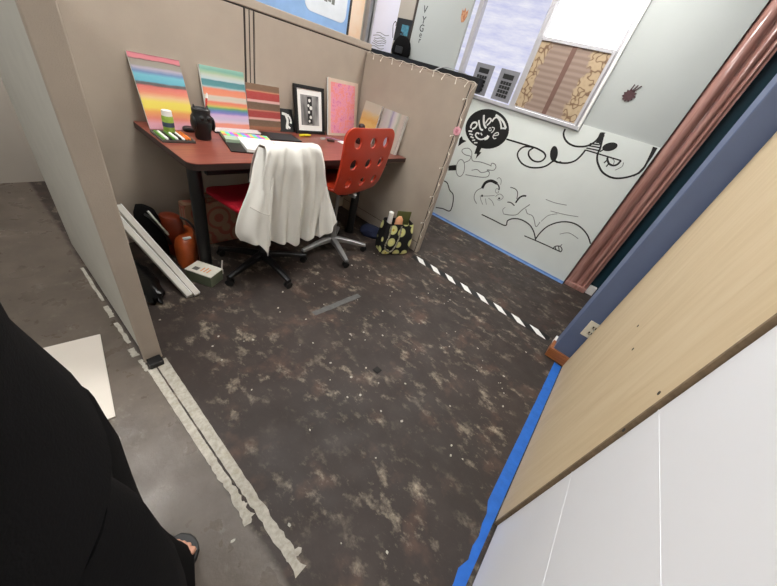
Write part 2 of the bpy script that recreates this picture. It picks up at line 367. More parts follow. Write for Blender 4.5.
# ---------------------------------------------------------------- the setting
BY = 2.277      # face of the back partition
WX = 2.353      # face of the short partition beside the desk
MX = 3.46       # wall with the drawing
CEIL = 2.75
bm = bmesh.new(); bx(bm, -2.6, 4.3, -2.6, 3.5, -0.1, 0.0); struct('floor', bm, M['floor'])
bm = bmesh.new(); bx(bm, -2.6, 4.3, -2.6, 3.5, CEIL, CEIL + 0.1); struct('ceiling', bm, M['ceiling'])
bm = bmesh.new(); bx(bm, -2.6, MX + 0.12, 3.4, 3.5, 0, CEIL); struct('wall_back', bm, M['wall_beige'])
bm = bmesh.new(); bx(bm, -2.6, -2.5, -2.6, 3.4, 0, CEIL); struct('wall_left', bm, M['wall_beige'])
bm = bmesh.new(); bx(bm, -2.5, 4.3, -2.6, -2.5, 0, CEIL); struct('wall_front', bm, M['wall_beige'])
WY0, WY1, WZ0, WZ1 = 0.64, 3.33, 1.335, 2.55
bm = bmesh.new()
bx(bm, MX, MX + 0.12, -0.02, WY0, 0, CEIL); bx(bm, MX, MX + 0.12, WY1, 3.4, 0, CEIL)
bx(bm, MX, MX + 0.12, WY0, WY1, 0, WZ0); bx(bm, MX, MX + 0.12, WY0, WY1, WZ1, CEIL)
struct('wall_right', bm, M['wall'])
bm = bmesh.new(); bx(bm, 4.2, 4.3, -2.5, -0.02, 0, CEIL); struct('wall_alcove', bm, M['wall_beige'])
# wall that carries the plywood, and its blue end
bm = bmesh.new(); bx(bm, -1.3, 2.1, -0.47, -0.345, 0, CEIL); struct('wall_near', bm, M['wall'])
bm = bmesh.new(); bx(bm, 2.1, 2.32, -0.47, -0.21, 0, CEIL, 0.006); struct('wall_end', bm, M['navy'])
# baseboard wrapped round the blue end
bm = bmesh.new()
bx(bm, 2.078, 2.1, -0.35, -0.19, 0, 0.075, 0.002); bx(bm, 2.1, 2.2, -0.21, -0.19, 0, 0.075, 0.002)
struct('baseboard_end', bm, M['orange_wood'])
bm = bmesh.new(); bx(bm, 2.2, 2.32, -0.21, -0.195, 0, 0.05, 0.002); struct('baseboard_side', bm, M['white'])

# window with bright panes
bm = bmesh.new()
for y in (WY0, 1.30, 1.97, 2.68, WY1): bx(bm, MX + 0.0, MX + 0.07, y - 0.022, y + 0.022, WZ0, WZ1, 0.004)
bx(bm, MX, MX + 0.07, WY0, WY1, WZ1 - 0.02, WZ1 + 0.02)
wf = struct('window_1', bm, M['window_frame'])
boxobj('window_sill', M['window_frame'], wf, MX - 0.035, MX + 0.07, WY0 - 0.02, 1.76, WZ0 - 0.03, WZ0, bev=0.004)
boxobj('side_frame', M['white'], wf, MX - 0.03, MX + 0.0, WY0 - 0.03, WY0 - 0.006, WZ0 - 0.03, WZ1 + 0.03, bev=0.003)
boxobj('pane', M['film_white'], wf, MX + 0.075, MX + 0.08, WY0, 1.30, WZ0, WZ1)
boxobj('pane', M['film_violet'], wf, MX + 0.075, MX + 0.08, 1.30, 2.68, WZ0, WZ1)
boxobj('pane', M['film_grey'], wf, MX + 0.075, MX + 0.08, 2.68, WY1, WZ0, WZ1)
# brown varnished door beyond the mural, dark teal door further on
bm = bmesh.new()
bx(bm, 3.50, 3.58, -0.235, -0.02, 0, 2.3, 0.004)
cyl(bm, (3.512, -0.075, 0), (3.512, -0.075, 2.3), 0.052, seg=40); cyl(bm, (3.50, -0.16, 0), (3.50, -0.16, 2.3), 0.022, seg=30); cyl(bm, (3.50, -0.205, 0), (3.50, -0.205, 2.3), 0.012, seg=24)
bx(bm, 3.452, 3.50, -0.235, -0.03, 0, 0.05, 0.004)
struct('trim_1', bm, M['brown_wood'], smooth=True)
bm = bmesh.new(); bx(bm, 3.56, 3.6, -1.25, -0.24, 0.05, 2.2); d1 = struct('door_1', bm, M['teal'])
bm = bmesh.new(); ball(bm, (3.53, -1.15, 1.0), 0.03); cyl(bm, (3.56, -1.15, 1.0), (3.53, -1.15, 1.0), 0.01); obj('door_handle', bm, M['chrome'], d1, smooth=True)
bm = bmesh.new(); bx(bm, 3.50, 3.55, -0.31, -0.242, 0, 0.09, 0.004); struct('trim_2', bm, M['white'])
bm = bmesh.new(); bx(bm, 3.58, 3.68, -2.5, -1.25, 0, CEIL); bx(bm, 3.58, 3.68, -1.25, -0.02, 2.2, CEIL); struct('wall_corner', bm, M['wall'])

# ceiling lamps out of view; the last three are added to brighten walls
for x, y, wx, wy, lab in ((-0.1, 2.2, 0.28, 0.5, 'ceiling light over the left end of the desk'), (2.75, 2.75, 0.3, 0.3, 'ceiling light behind the beige partition'), (2.75, 0.75, 0.3, 0.5, 'added unseen ceiling light over the passage, brightening the drawn-on wall'), (-1.4, 0.3, 0.3, 0.5, 'added unseen ceiling light over the grey floor, brightening it and the near wall'), (1.0, 1.0, 0.3, 0.5, 'added unseen ceiling light over the open scuffed floor, brightening the near wall')):
    t = thing('ceiling_light', lab, 'ceiling light', (x, y, CEIL), group='ceiling lights')
    bm = bmesh.new()
    for a in ((-wx, wx, -wy, -wy + 0.03), (-wx, wx, wy - 0.03, wy), (-wx, -wx + 0.03, -wy + 0.03, wy - 0.03), (wx - 0.03, wx, -wy + 0.03, wy - 0.03)):
        bx(bm, a[0], a[1], a[2], a[3], -0.02, 0)
    obj('frame', bm, M['white'], t)
    boxobj('diffuser', M['lamp'], t, -wx + 0.03, wx - 0.03, -wy + 0.03, wy - 0.03, -0.012, -0.006)

# ---------------------------------------------------------------- partitions
pb = thing('partition_screen', 'long beige fabric partition behind the desk', 'partition', (1.28, BY + 0.03, 0))
def loc(bm, o):
    bmesh.ops.translate(bm, verts=bm.verts, vec=-Vector(o.location)); return bm
bm = bmesh.new()
bx(bm, 0.23, 1.275, BY, BY + 0.06, 0.09, 1.405, 0.004); bx(bm, 1.345, WX + 0.06, BY, BY + 0.06, 0.09, 1.405, 0.004)
obj('fabric_panel', loc(bm, pb), M['partition'], pb)
bm = bmesh.new(); bx(bm, 0.23, WX + 0.06, BY + 0.004, BY + 0.056, 1.405, 1.413)
for x in (1.282, 1.31, 1.338): bx(bm, x - 0.004, x + 0.004, BY + 0.001, BY + 0.05, 0.09, 1.405)
obj('gap', loc(bm, pb), M['dark_gap'], pb)
bm = bmesh.new(); bx(bm, 1.286, 1.306, BY + 0.0, BY + 0.06, 0.09, 1.405); bx(bm, 1.314, 1.334, BY + 0.0, BY + 0.06, 0.09, 1.405)
obj('joint_post', loc(bm, pb), M['partition_trim'], pb)
bm = bmesh.new(); bx(bm, 0.23, WX + 0.06, BY - 0.004, BY + 0.064, 1.413, 1.458, 0.006); obj('top_rail', loc(bm, pb), M['partition_trim'], pb)
bm = bmesh.new(); bx(bm, 0.23, WX + 0.06, BY + 0.004, BY + 0.056, 0.0, 0.086, 0.003); obj('base_rail', loc(bm, pb), M['partition_trim'], pb)

ps = thing('partition_screen', 'short beige fabric partition standing at the right end of the desk', 'partition', (WX + 0.03, 1.7, 0))
bm = bmesh.new(); bx(bm, WX, WX + 0.05, 1.225, BY - 0.012, 0.1, 1.386, 0.004); obj('fabric_panel', loc(bm, ps), M['partition'], ps)
bm = bmesh.new(); bx(bm, WX + 0.004, WX + 0.046, 1.225, BY - 0.012, 0.0, 0.094, 0.003); obj('base_rail', loc(bm, ps), M['partition_trim'], ps)
bm = bmesh.new(); bx(bm, WX - 0.001, WX + 0.05, 1.195, 1.217, 0, 1.398, 0.004); obj('end_post', loc(bm, ps), M['partition_trim'], ps)
bm = bmesh.new(); bx(bm, WX + 0.003, WX + 0.047, 1.217, 1.225, 0, 1.386); bx(bm, WX + 0.006, WX + 0.044, 1.225, BY - 0.012, 0.094, 0.1); obj('gap', loc(bm, ps), M['dark_gap'], ps)
bm = bmesh.new(); bx(bm, WX - 0.001, WX + 0.05, 1.217, BY - 0.012, 1.386, 1.398, 0.003); obj('top_rail', loc(bm, ps), M['partition_trim'], ps)

pl = thing('partition_screen', 'partition seen end-on at the left, standing on the taped line', 'partition', (0.19, 1.7, 0))
bm = bmesh.new(); bx(bm, 0.168, 0.222, 1.24, BY + 0.06, 0.03, 1.40, 0.003); obj('fabric_panel', loc(bm, pl), [M['partition_grey']], pl)
bm = bmesh.new(); bx(bm, 0.16, 0.228, 1.215, 1.24, 0.0, 1.412, 0.004); obj('end_post', loc(bm, pl), M['partition'], pl)
bm = bmesh.new(); bx(bm, 0.16, 0.228, 1.24, BY + 0.06, 1.40, 1.412, 0.003); obj('top_rail', loc(bm, pl), M['partition_trim'], pl)
bm = bmesh.new(); bx(bm, 0.165, 0.218, 1.165, 1.212, 0.0, 0.03, 0.003); obj('foot', loc(bm, pl), M['black'], pl)

# ---------------------------------------------------------------- mural wall panel
mp = thing('mural_panel', 'pale grey panel with black line drawings along the right wall', 'mural', (MX, 1.0, 0))
PX = MX - 0.012
bm = bmesh.new(); bx(bm, PX, MX - 0.001, -0.015, 3.2, 0.012, 1.30, 0.0); bx(bm, PX, MX - 0.001, -0.015, 0.60, 1.30, 1.362); obj('board', loc(bm, mp), M['panel'], mp)
bm = bmesh.new(); bx(bm, PX - 0.0005, PX + 0.001, -0.016, 0.022, 0.012, 1.36); obj('corner_strip', loc(bm, mp), M['panel'], mp)
STROKES = {'ink': [(0.015,[(1.1983,1.0584),(1.047,1.0652),(0.902,1.0717),(0.8523,1.069),(0.7958,1.0587),(0.764,1.0333),(0.7704,0.9947),(0.8037,0.9685),(0.8586,0.9645),(0.9142,0.9903),(0.932,1.0287),(0.9068,1.0659)]),(0.015,[(0.9171,1.0698),(0.9956,1.0478),(1.0275,0.9977),(1.0136,0.9495),(0.9432,0.9049),(0.8548,0.8978),(0.7702,0.9234),(0.7128,0.9633),(0.6755,1.0201),(0.6381,1.0215),(0.6081,1.0348)]),(0.015,[(0.6795,1.0291),(0.6258,1.0239),(0.5551,1.0438),(0.5052,1.0812),(0.4826,1.1343),(0.4732,1.1891)]),(0.015,[(0.7213,1.2902),(0.7152,1.253),(0.6836,1.2187),(0.6379,1.1958),(0.5778,1.188),(0.5226,1.1996),(0.4809,1.2186),(0.449,1.2515),(0.432,1.2947),(0.4358,1.3417)]),(0.015,[(0.4077,1.3336),(0.398,1.298),(0.3728,1.2287),(0.3673,1.1874),(0.3443,1.1439),(0.3053,1.1056),(0.2541,1.0714),(0.193,1.0562),(0.1372,1.0592),(0.0822,1.0831),(0.0364,1.118),(0.0072,1.1548),(-0.0016,1.2004),(0.0085,1.2725),(0.0235,1.3408)]),(0.010499999999999999,[(0.4768,1.2242),(0.3805,1.2362)]),(0.010499999999999999,[(0.4757,1.2029),(0.3738,1.214)]),(0.010499999999999999,[(0.4717,1.1867),(0.1768,1.1956)]),(0.010499999999999999,[(0.4699,1.2422),(0.3924,1.255)]),(0.010499999999999999,[(0.3601,1.2085),(0.3474,1.2297)]),(0.015,[(0.1775,1.1968),(0.1835,1.1632),(0.2061,1.1436),(0.2437,1.1465),(0.2761,1.1745),(0.28,1.1919)]),(0.010499999999999999,[(0.2723,1.1686),(0.2823,1.1389)]),(0.010499999999999999,[(0.2472,1.1452),(0.2499,1.1178)]),(0.012,[(1.7146,0.4276),(1.6599,0.4204),(1.5987,0.3587),(1.5337,0.3273),(1.4954,0.2253),(1.4994,0.1321),(1.5998,0.1179),(1.6974,0.09)]),(0.012,[(1.1057,0.2673),(0.9475,0.2689),(0.8022,0.2727),(0.8042,0.3315),(0.7583,0.3784),(0.6756,0.4039),(0.5752,0.3921),(0.5019,0.346),(0.4512,0.2882)]),(0.0105,[(0.5672,0.2648),(0.3787,0.2758),(0.1673,0.2819)]),(0.012,[(0.4487,0.2697),(0.441,0.3631),(0.4077,0.4607),(0.3325,0.5415),(0.2387,0.5816),(0.1449,0.5773),(0.0523,0.5358),(-0.0138,0.4759)]),(0.009000000000000001,[(0.2478,0.2708),(0.2437,0.3067),(0.2075,0.3292),(0.173,0.3122),(0.1673,0.2819)]),(0.0075,[(0.2412,0.3025),(0.2157,0.2801)]),(0.0075,[(0.2168,0.3241),(0.1865,0.2852)]),(0.0075,[(0.2044,0.3364),(0.1976,0.3538)]),(0.03,[(1.228,0.5305),(1.2165,0.5987),(1.1636,0.64),(1.0905,0.6375)]),(0.013499999999999998,[(1.0905,0.6375),(1.0574,0.6171),(1.0409,0.5849)]),(0.0075,[(0.9408,0.6565),(0.8891,0.6605),(0.8476,0.6384),(0.8222,0.5755)]),(0.0105,[(0.8993,0.5077),(0.8617,0.5181),(0.812,0.5047)]),(0.0165,[(0.8163,0.5355),(0.8058,0.5938),(0.7823,0.6263),(0.7492,0.6401)])],'pencil': [(0.0056,[(0.2505,1.1904),(0.2217,1.1787),(0.2099,1.1496)]),(0.0056,[(0.1515,1.1887),(0.1437,1.1556),(0.1738,1.1156)]),(0.007699999999999999,[(1.518,0.6476),(1.5111,0.6136),(1.5129,0.5825),(1.5233,0.5589),(1.5408,0.5466),(1.5627,0.5478),(1.5857,0.5623),(1.6059,0.5878),(1.6204,0.6203),(1.6268,0.6546),(1.6244,0.6854),(1.6135,0.7082),(1.596,0.7195),(1.5746,0.718),(1.5523,0.7038),(1.5324,0.6792),(1.518,0.6476)]),(0.007699999999999999,[(1.5509,0.7013),(1.4986,0.7449),(1.5015,0.7858),(1.5667,0.7807),(1.6198,0.7967),(1.619,0.8269),(1.5593,0.8526),(1.5095,0.8327),(1.4825,0.7755),(1.4514,0.7527),(1.3793,0.7692),(1.3138,0.7755),(1.2378,0.7775)]),(0.007699999999999999,[(1.2343,0.7705),(1.2401,0.8012),(1.2046,0.8055),(1.1795,0.7818),(1.1925,0.7442),(1.2596,0.7249),(1.2224,0.7083),(1.221,0.6665),(1.2671,0.6405),(1.3557,0.6158),(1.4788,0.5909)]),(0.007699999999999999,[(1.4274,0.6589),(1.3702,0.6882),(1.3052,0.6778),(1.2316,0.7267)]),(0.0084,[(1.2145,0.3525),(1.2633,0.3878),(1.2819,0.4356),(1.2727,0.488),(1.2284,0.5358)]),(0.0056,[(1.1123,0.679),(1.0986,0.7009),(1.0659,0.6856),(1.0494,0.6415)]),(0.0056,[(1.04,0.5767),(1.0369,0.5653),(1.039,0.5551),(1.046,0.5488),(1.0559,0.5481),(1.066,0.5534),(1.0736,0.5631),(1.0768,0.5746),(1.0745,0.5848),(1.0675,0.591),(1.0577,0.5916),(1.0476,0.5863)]),(0.0056,[(1.0456,0.5102),(1.0159,0.5519),(0.9649,0.5382),(0.981,0.4961),(1.0148,0.4876)]),(0.0056,[(1.1894,0.4559),(1.1341,0.479),(1.0611,0.5155)]),(0.0056,[(1.2143,0.4515),(1.1889,0.4133),(1.1416,0.3718)]),(0.0056,[(1.1437,0.4447),(1.1028,0.3888)]),(0.0056,[(1.1133,0.4637),(1.0605,0.45),(1.0165,0.4145)]),(0.0056,[(0.8739,0.3747),(0.9072,0.4145),(0.8944,0.4505)]),(0.0084,[(0.8704,0.3801),(0.7996,0.4006),(0.7442,0.4347),(0.7192,0.4993),(0.6752,0.5787)]),(0.006999999999999999,[(0.6912,0.5235),(0.6541,0.488),(0.6022,0.4886),(0.5659,0.4647),(0.5086,0.4033),(0.4973,0.4622)]),(0.0056,[(0.4906,0.4734),(0.4606,0.5526),(0.3932,0.6041)]),(0.0056,[(0.5603,0.6835),(0.4659,0.6876),(0.3613,0.7091)]),(0.0056,[(0.4643,0.6017),(0.3338,0.6239),(0.2147,0.6547)]),(0.0056,[(0.2707,0.4366),(0.2035,0.4841),(0.1028,0.4711)])],'chalk': [(0.017,[(1.6147,1.043),(1.6256,1.0585),(1.618,1.0929),(1.5836,1.1069),(1.5636,1.0896),(1.5726,1.0595),(1.5981,1.0384)]),(0.017,[(1.5624,1.1353),(1.5399,1.1008),(1.5052,1.0649),(1.4759,1.0641)]),(0.02,[(1.5279,1.1932),(1.5078,1.1455),(1.4804,1.1082),(1.4508,1.0895)]),(0.014,[(1.4782,1.1268),(1.463,1.1753),(1.4366,1.1779),(1.4328,1.1526),(1.4548,1.1136)]),(0.016,[(1.4172,1.1613),(1.4066,1.1947),(1.3817,1.2099),(1.3464,1.1935),(1.3147,1.1631),(1.2903,1.1262)]),(0.02,[(1.4057,1.2251),(1.3447,1.2112),(1.2945,1.186),(1.2495,1.1465)]),(0.014,[(1.2848,1.1365),(1.2457,1.1432)]),(0.015,[(1.6327,1.0097),(1.5884,1.0178)]),(0.013,[(1.6103,0.9878),(1.5655,0.9896)]),(0.013,[(1.5858,0.9664),(1.5451,0.9643)]),(0.012,[(1.5509,0.9386),(1.5215,0.9524)]),(0.012,[(1.5199,0.924),(1.4835,0.9353)]),(0.014,[(1.5008,1.0199),(1.5304,1.0206),(1.5361,0.9954),(1.5035,0.9768),(1.4616,0.9753),(1.4244,0.9941)]),(0.03,[(1.4244,0.9941),(1.4022,1.0073),(1.3953,1.0325)]),(0.008,[(1.3909,1.0957),(1.3898,1.0875),(1.3943,1.081),(1.4028,1.0785),(1.412,1.0811),(1.4183,1.0878),(1.4194,1.096),(1.4148,1.1025),(1.4063,1.1049),(1.3972,1.1023)]),(0.009,[(1.3937,1.1146),(1.3656,1.1136),(1.3634,1.0874),(1.3778,1.0651)]),(0.009,[(1.3435,1.0479),(1.2987,1.0684),(1.3082,1.0872),(1.3342,1.0733),(1.3444,1.0431),(1.3266,1.0255),(1.3033,1.0344)]),(0.012,[(1.4894,1.0325),(1.4643,1.0167)])]}
FILLS = {'ink': [[(0.6716,1.0862),(0.6662,1.0725),(0.6627,1.059),(0.6613,1.0465),(0.6621,1.0356),(0.6651,1.0267),(0.6701,1.0205),(0.6768,1.0171),(0.6851,1.0169),(0.6943,1.0198),(0.7041,1.0257),(0.7139,1.0343),(0.7233,1.0451),(0.7317,1.0575),(0.7387,1.071),(0.7441,1.0849),(0.7474,1.0984),(0.7486,1.1108),(0.7476,1.1215),(0.7445,1.1301),(0.7394,1.1361),(0.7326,1.1392),(0.7245,1.1392),(0.7154,1.1363),(0.7059,1.1305),(0.6962,1.1222),(0.687,1.1116),(0.6787,1.0994)],[(0.2693,1.2942),(0.265,1.288),(0.2631,1.2807),(0.2636,1.2726),(0.2666,1.264),(0.2719,1.2555),(0.2792,1.2473),(0.2883,1.24),(0.2986,1.2339),(0.3097,1.2293),(0.321,1.2265),(0.332,1.2256),(0.342,1.2267),(0.3505,1.2298),(0.3571,1.2346),(0.3614,1.2409),(0.3632,1.2485),(0.3625,1.2568),(0.3593,1.2655),(0.3537,1.2742),(0.3461,1.2823),(0.3368,1.2895),(0.3264,1.2954),(0.3154,1.2997),(0.3043,1.3023),(0.2937,1.303),(0.284,1.3019),(0.2757,1.2989)],[(0.4355,1.3459),(0.4045,1.3508),(0.4041,1.31),(0.3965,1.2706),(0.373,1.2428),(0.4059,1.2649),(0.4319,1.2597),(0.4259,1.2965)],[(0.0362,1.3538),(0.0017,1.3543),(-0.0046,1.2904),(-0.0045,1.2153),(-0.002,1.151),(0.0255,1.1118),(0.0141,1.1551),(0.0045,1.2191),(0.0123,1.278)],[(1.4745,0.9054),(1.4166,0.9142),(1.4223,0.858),(1.399,0.8624),(1.4344,0.7802),(1.4397,0.8328),(1.4706,0.8226)],[(1.724,0.6054),(1.6343,0.646),(1.6103,0.5924),(1.7022,0.5554)],[(1.6886,0.8329),(1.7047,0.9146),(1.6883,0.942),(1.6633,0.9142),(1.6139,0.9132),(1.6572,0.874)],[(1.1826,0.4611),(1.1815,0.4583),(1.181,0.4555),(1.1811,0.4527),(1.1817,0.4501),(1.1829,0.4479),(1.1846,0.4461),(1.1867,0.4448),(1.1891,0.4442),(1.1917,0.4442),(1.1943,0.4448),(1.1968,0.4461),(1.1991,0.4479),(1.2011,0.4501),(1.2027,0.4527),(1.2038,0.4555),(1.2043,0.4584),(1.2042,0.4612),(1.2035,0.4638),(1.2023,0.466),(1.2006,0.4678),(1.1985,0.469),(1.1961,0.4696),(1.1936,0.4696),(1.1909,0.469),(1.1884,0.4677),(1.1861,0.466),(1.1841,0.4637)],[(0.9895,0.5126),(0.9887,0.5105),(0.9885,0.5084),(0.9889,0.5062),(0.9899,0.5041),(0.9913,0.5022),(0.9932,0.5006),(0.9954,0.4994),(0.9978,0.4987),(1.0004,0.4984),(1.0029,0.4986),(1.0052,0.4993),(1.0073,0.5004),(1.0091,0.5019),(1.0103,0.5037),(1.011,0.5058),(1.0112,0.508),(1.0108,0.5102),(1.0099,0.5122),(1.0084,0.5141),(1.0065,0.5157),(1.0043,0.5169),(1.0019,0.5177),(0.9994,0.5179),(0.9969,0.5177),(0.9945,0.5171),(0.9924,0.5159),(0.9907,0.5144)]],'bubble': [(1.2118,1.1402),(1.2027,1.1139),(1.1992,1.0867),(1.2013,1.0593),(1.2091,1.0321),(1.2226,1.006),(1.2414,0.9814),(1.2654,0.9591),(1.294,0.9396),(1.3265,0.9235),(1.3623,0.9112),(1.4004,0.9033),(1.4399,0.8999),(1.4798,0.9012),(1.5188,0.9073),(1.556,0.918),(1.5903,0.9332),(1.6207,0.9523),(1.6464,0.9749),(1.6666,1.0002),(1.6807,1.0277),(1.6886,1.0564),(1.6899,1.0857),(1.6849,1.1146),(1.6736,1.1425),(1.6566,1.1686),(1.6344,1.1924),(1.6076,1.2131),(1.5771,1.2305),(1.5436,1.2441),(1.5079,1.2537),(1.471,1.2592),(1.4337,1.2605),(1.3968,1.2577),(1.3612,1.2508),(1.3275,1.2401),(1.2966,1.2259),(1.269,1.2083),(1.2453,1.1879),(1.2261,1.165)]}
for w, pts in STROKES['ink']:
    bm = bmesh.new(); ribbon(bm, smoothline(pts), w, PX, 0.0012); obj('ink_line', loc(bm, mp), M['ink'], mp)
for w, pts in STROKES['pencil']:
    bm = bmesh.new(); ribbon(bm, smoothline(pts), w, PX, 0.0010); obj('pencil_line', loc(bm, mp), M['pencil'], mp)
for pts in FILLS['ink']:
    bm = bmesh.new(); prism(bm, [(PX, y, z) for y, z in pts], (-0.0016, 0, 0)); obj('ink_shape', loc(bm, mp), M['ink'], mp)
bm = bmesh.new(); prism(bm, [(PX, y, z) for y, z in FILLS['bubble']], (-0.002, 0, 0)); o = obj('speech_bubble', loc(bm, mp), M['ink'], mp)
for w, pts in STROKES['chalk']:
    bm = bmesh.new(); ribbon(bm, smoothline(pts), w, PX - 0.002, 0.0012); obj('letter_stroke', loc(bm, mp), M['chalk'], o)
bm = bmesh.new(); bx(bm, MX - 0.016, MX - 0.0125, -0.02, 3.2, 0.0, 0.02); bx(bm, MX - 0.05, MX - 0.0125, -0.02, 3.2, 0.0, 0.004)
tag(obj('floor_tape', bm, M['pale_blue_tape']), 'faded blue masking tape along the foot of the drawn-on wall', 'tape')
# upper wall sticker
bm = bmesh.new()
cy, cz = (0.4,1.629)
n = 22
prism(bm, [(MX - 0.0001, cy + 0.05 * math.cos(2 * PI * i / n) * (1.0 if i % 2 else 0.72), cz + 0.046 * math.sin(2 * PI * i / n) * (1.0 if i % 2 else 0.72)) for i in range(n)], (-0.006, 0, 0))
for dy in (-0.014, 0.0, 0.014): tube(bm, [(MX - 0.004, cy - dy, cz + 0.03), (MX - 0.004, cy - dy * 1.8 - 0.02, cz + 0.075)], 0.004, 6)
bs = obj('bug_sticker', bm, mat('dark_maroon', col(70, 40, 44), 0.6, var=0.3, scale=60)); tag(bs, 'small dark spiky bug cut-out stuck on the bare wall right of the window', 'sticker')

# window dressings
def flat(name, lab, cat, m, y0, y1, z0, z1, x=MX - 0.003, t=0.004, group=None):
    bm = bmesh.new(); bx(bm, x - t, x, y0, y1, z0, z1); return tag(obj(name, bm, m), lab, cat, group)
lp = thing('printed_screen', 'tan leaf-print cloth panel covering the lower right of the window', 'screen', (MX - 0.01, 0.97, 1.34))
bm = bmesh.new(); bx(bm, MX - 0.012, MX - 0.002, 0.675, 1.262, 1.348, 1.852); obj('cloth', loc(bm, lp), M['leaf_print'], lp)
bm = bmesh.new()
bx(bm, MX - 0.022, MX - 0.002, 0.65, 0.675, 1.337, 1.877, 0.002); bx(bm, MX - 0.022, MX - 0.002, 1.262, 1.287, 1.337, 1.877, 0.002)
bx(bm, MX - 0.022, MX - 0.002, 0.675, 1.262, 1.337, 1.348, 0.002); bx(bm, MX - 0.022, MX - 0.002, 0.675, 1.262, 1.852, 1.877, 0.002)
obj('frame', loc(bm, lp), M['window_frame'], lp)
bm = bmesh.new(); bx(bm, MX - 0.016, MX - 0.0125, 0.945, 0.985, 1.348, 1.852); obj('mullion', loc(bm, lp), M['mullion_brown'], lp)
for (y0, y1, lab) in ((1.605, 1.80, 'grey poster with dark print on the window, nearest the partition end'), (1.335, 1.53, 'grey poster with dark print on the window, beside the leaf-print panel')):
    t = thing('window_poster', lab, 'poster', (MX - 0.003, (y0 + y1) / 2, 1.345), group='grey window posters')
    bm = bmesh.new(); bx(bm, MX - 0.008, MX - 0.003, y0, y1, 1.345, 1.60); obj('sheet', loc(bm, t), M['grey_paper'], t)
    bm = bmesh.new()
    yc = (y0 + y1) / 2
    bx(bm, MX - 0.0095, MX - 0.008, yc - 0.055, yc + 0.055, 1.525, 1.565)
    for k in range(4):
        for j in range(4): bx(bm, MX - 0.0095, MX - 0.008, yc - 0.055 + j * 0.029, yc - 0.03 + j * 0.029, 1.375 + k * 0.035, 1.402 + k * 0.035)
    obj('print', loc(bm, t), M['ink'], t)
# black ledge under the far half of the window, with what stands on it
LX = 3.34
tag(boxobj('wall_ledge', M['black'], None, LX, MX - 0.014, 1.66, 3.38, 1.365, 1.474, bev=0.004), 'long black ledge running under the far half of the window', 'ledge')
wb = thing('sign_board', 'tall pale grey board with letters down its left edge, standing on the ledge', 'board', (MX - 0.02, 2.34, 1.475))
bm = bmesh.new(); bx(bm, MX - 0.034, MX - 0.006, 2.035, 2.68, 1.475, 2.3, 0.003); obj('board', loc(bm, wb), M['wall'], wb)
bm = bmesh.new(); bx(bm, MX - 0.036, MX - 0.004, 2.68, 2.705, 1.475, 2.3); obj('edge_strip', loc(bm, wb), M['blind_brown'], wb)
LET = [('V',2.572,1.877,0.085),('Y',2.559,1.793,0.085),('G',2.56,1.727,0.085),('e',2.555,1.677,0.075),('r',2.55,1.63,0.075)]
for ch, y, z, h in LET:
    cu = bpy.data.curves.new('letter', 'FONT'); cu.body = ch; cu.size = h; cu.extrude = 0.0008; cu.align_x = 'CENTER'
    to = bpy.data.objects.new('letter_tmp', cu); C.objects.link(to)
    dg = bpy.context.evaluated_depsgraph_get(); me = bpy.data.meshes.new_from_object(to.evaluated_get(dg))
    bpy.data.objects.remove(to)
    me.transform(Matrix.Translation((MX - 0.035, y, z)) @ Matrix.Rotation(R(-90), 4, 'Z') @ Matrix.Rotation(R(90), 4, 'X'))
    me.transform(Matrix.Translation(-Vector(wb.location)))
    o = bpy.data.objects.new('letter', me); C.objects.link(o); o.parent = wb; me.materials.append(M['ink'])
bm = bmesh.new(); cy, cz = (2.095,1.91)
prism(bm, [(MX - 0.034, cy + a, cz + b) for a, b in ((-0.03, 0.05), (-0.035, 0.0), (-0.015, -0.045), (0.01, -0.05), (0.03, -0.01), (0.035, 0.05), (0.015, 0.03), (0.005, 0.06), (-0.012, 0.03))], (-0.004, 0, 0))
obj('paper_flame', loc(bm, wb), mat('rust_paper', col(150, 76, 50), 0.7, c2=col(206, 160, 120), scale=50), wb)
# seascape sheet, black rucksack and teal sheet on the ledge
sp = thing('sea_poster', 'white poster with faint waves and a thin hooked line behind the black rucksack', 'poster', (MX - 0.01, 3.1, 1.475))
bm = bmesh.new(); bx(bm, MX - 0.008, MX - 0.004, 2.93, 3.29, 1.475, 2.1); obj('sheet', loc(bm, sp), mat('lilac_white_paper', col(222, 220, 234), 0.6, var=0.03, scale=3), sp)
bm = bmesh.new()
for k in range(7):
    z = 1.50 + k * 0.022 + rnd.uniform(-.004, .004); y0 = 3.27 - rnd.uniform(0, .06)
    ribbon(bm, smoothline([(y0 - i * 0.05, z + 0.008 * math.sin(i * 1.7 + k)) for i in range(5)]), 0.006, MX - 0.008, 0.001)
obj('wave', loc(bm, sp), M['pencil'], sp)
bm = bmesh.new(); ribbon(bm, smoothline([(2.955, 1.62), (2.97, 1.67), (2.985, 1.73), (2.965, 1.765), (2.945, 1.75), (2.948, 1.73)]), 0.008, MX - 0.008, 0.001); obj('hook', loc(bm, sp), M['ink'], sp)
tag(boxobj('ledge_panel', M['wall_beige'], None, MX - 0.03, MX - 0.006, 2.715, 2.925, 1.475, 2.1), 'plain beige strip of board between white poster and lettered board', 'board')
rb = thing('rucksack', 'black rounded rucksack standing on the ledge against the white poster', 'bag', (LX + 0.034, 2.735, 1.4745))
bm = bmesh.new()
loft(bm, [ring((0, 0, z), rx, ry, 20) for z, rx, ry in ((0.001, 0.042, 0.12), (0.03, 0.05, 0.135), (0.09, 0.05, 0.125), (0.13, 0.045, 0.105), (0.16, 0.036, 0.075), (0.175, 0.02, 0.04))])
obj('body', bm, M['black_cloth'], rb, smooth=True)
bm = bmesh.new(); bx(bm, -0.058, -0.045, -0.06, 0.04, 0.02, 0.08, 0.006); obj('pocket', bm, M['black'], rb)
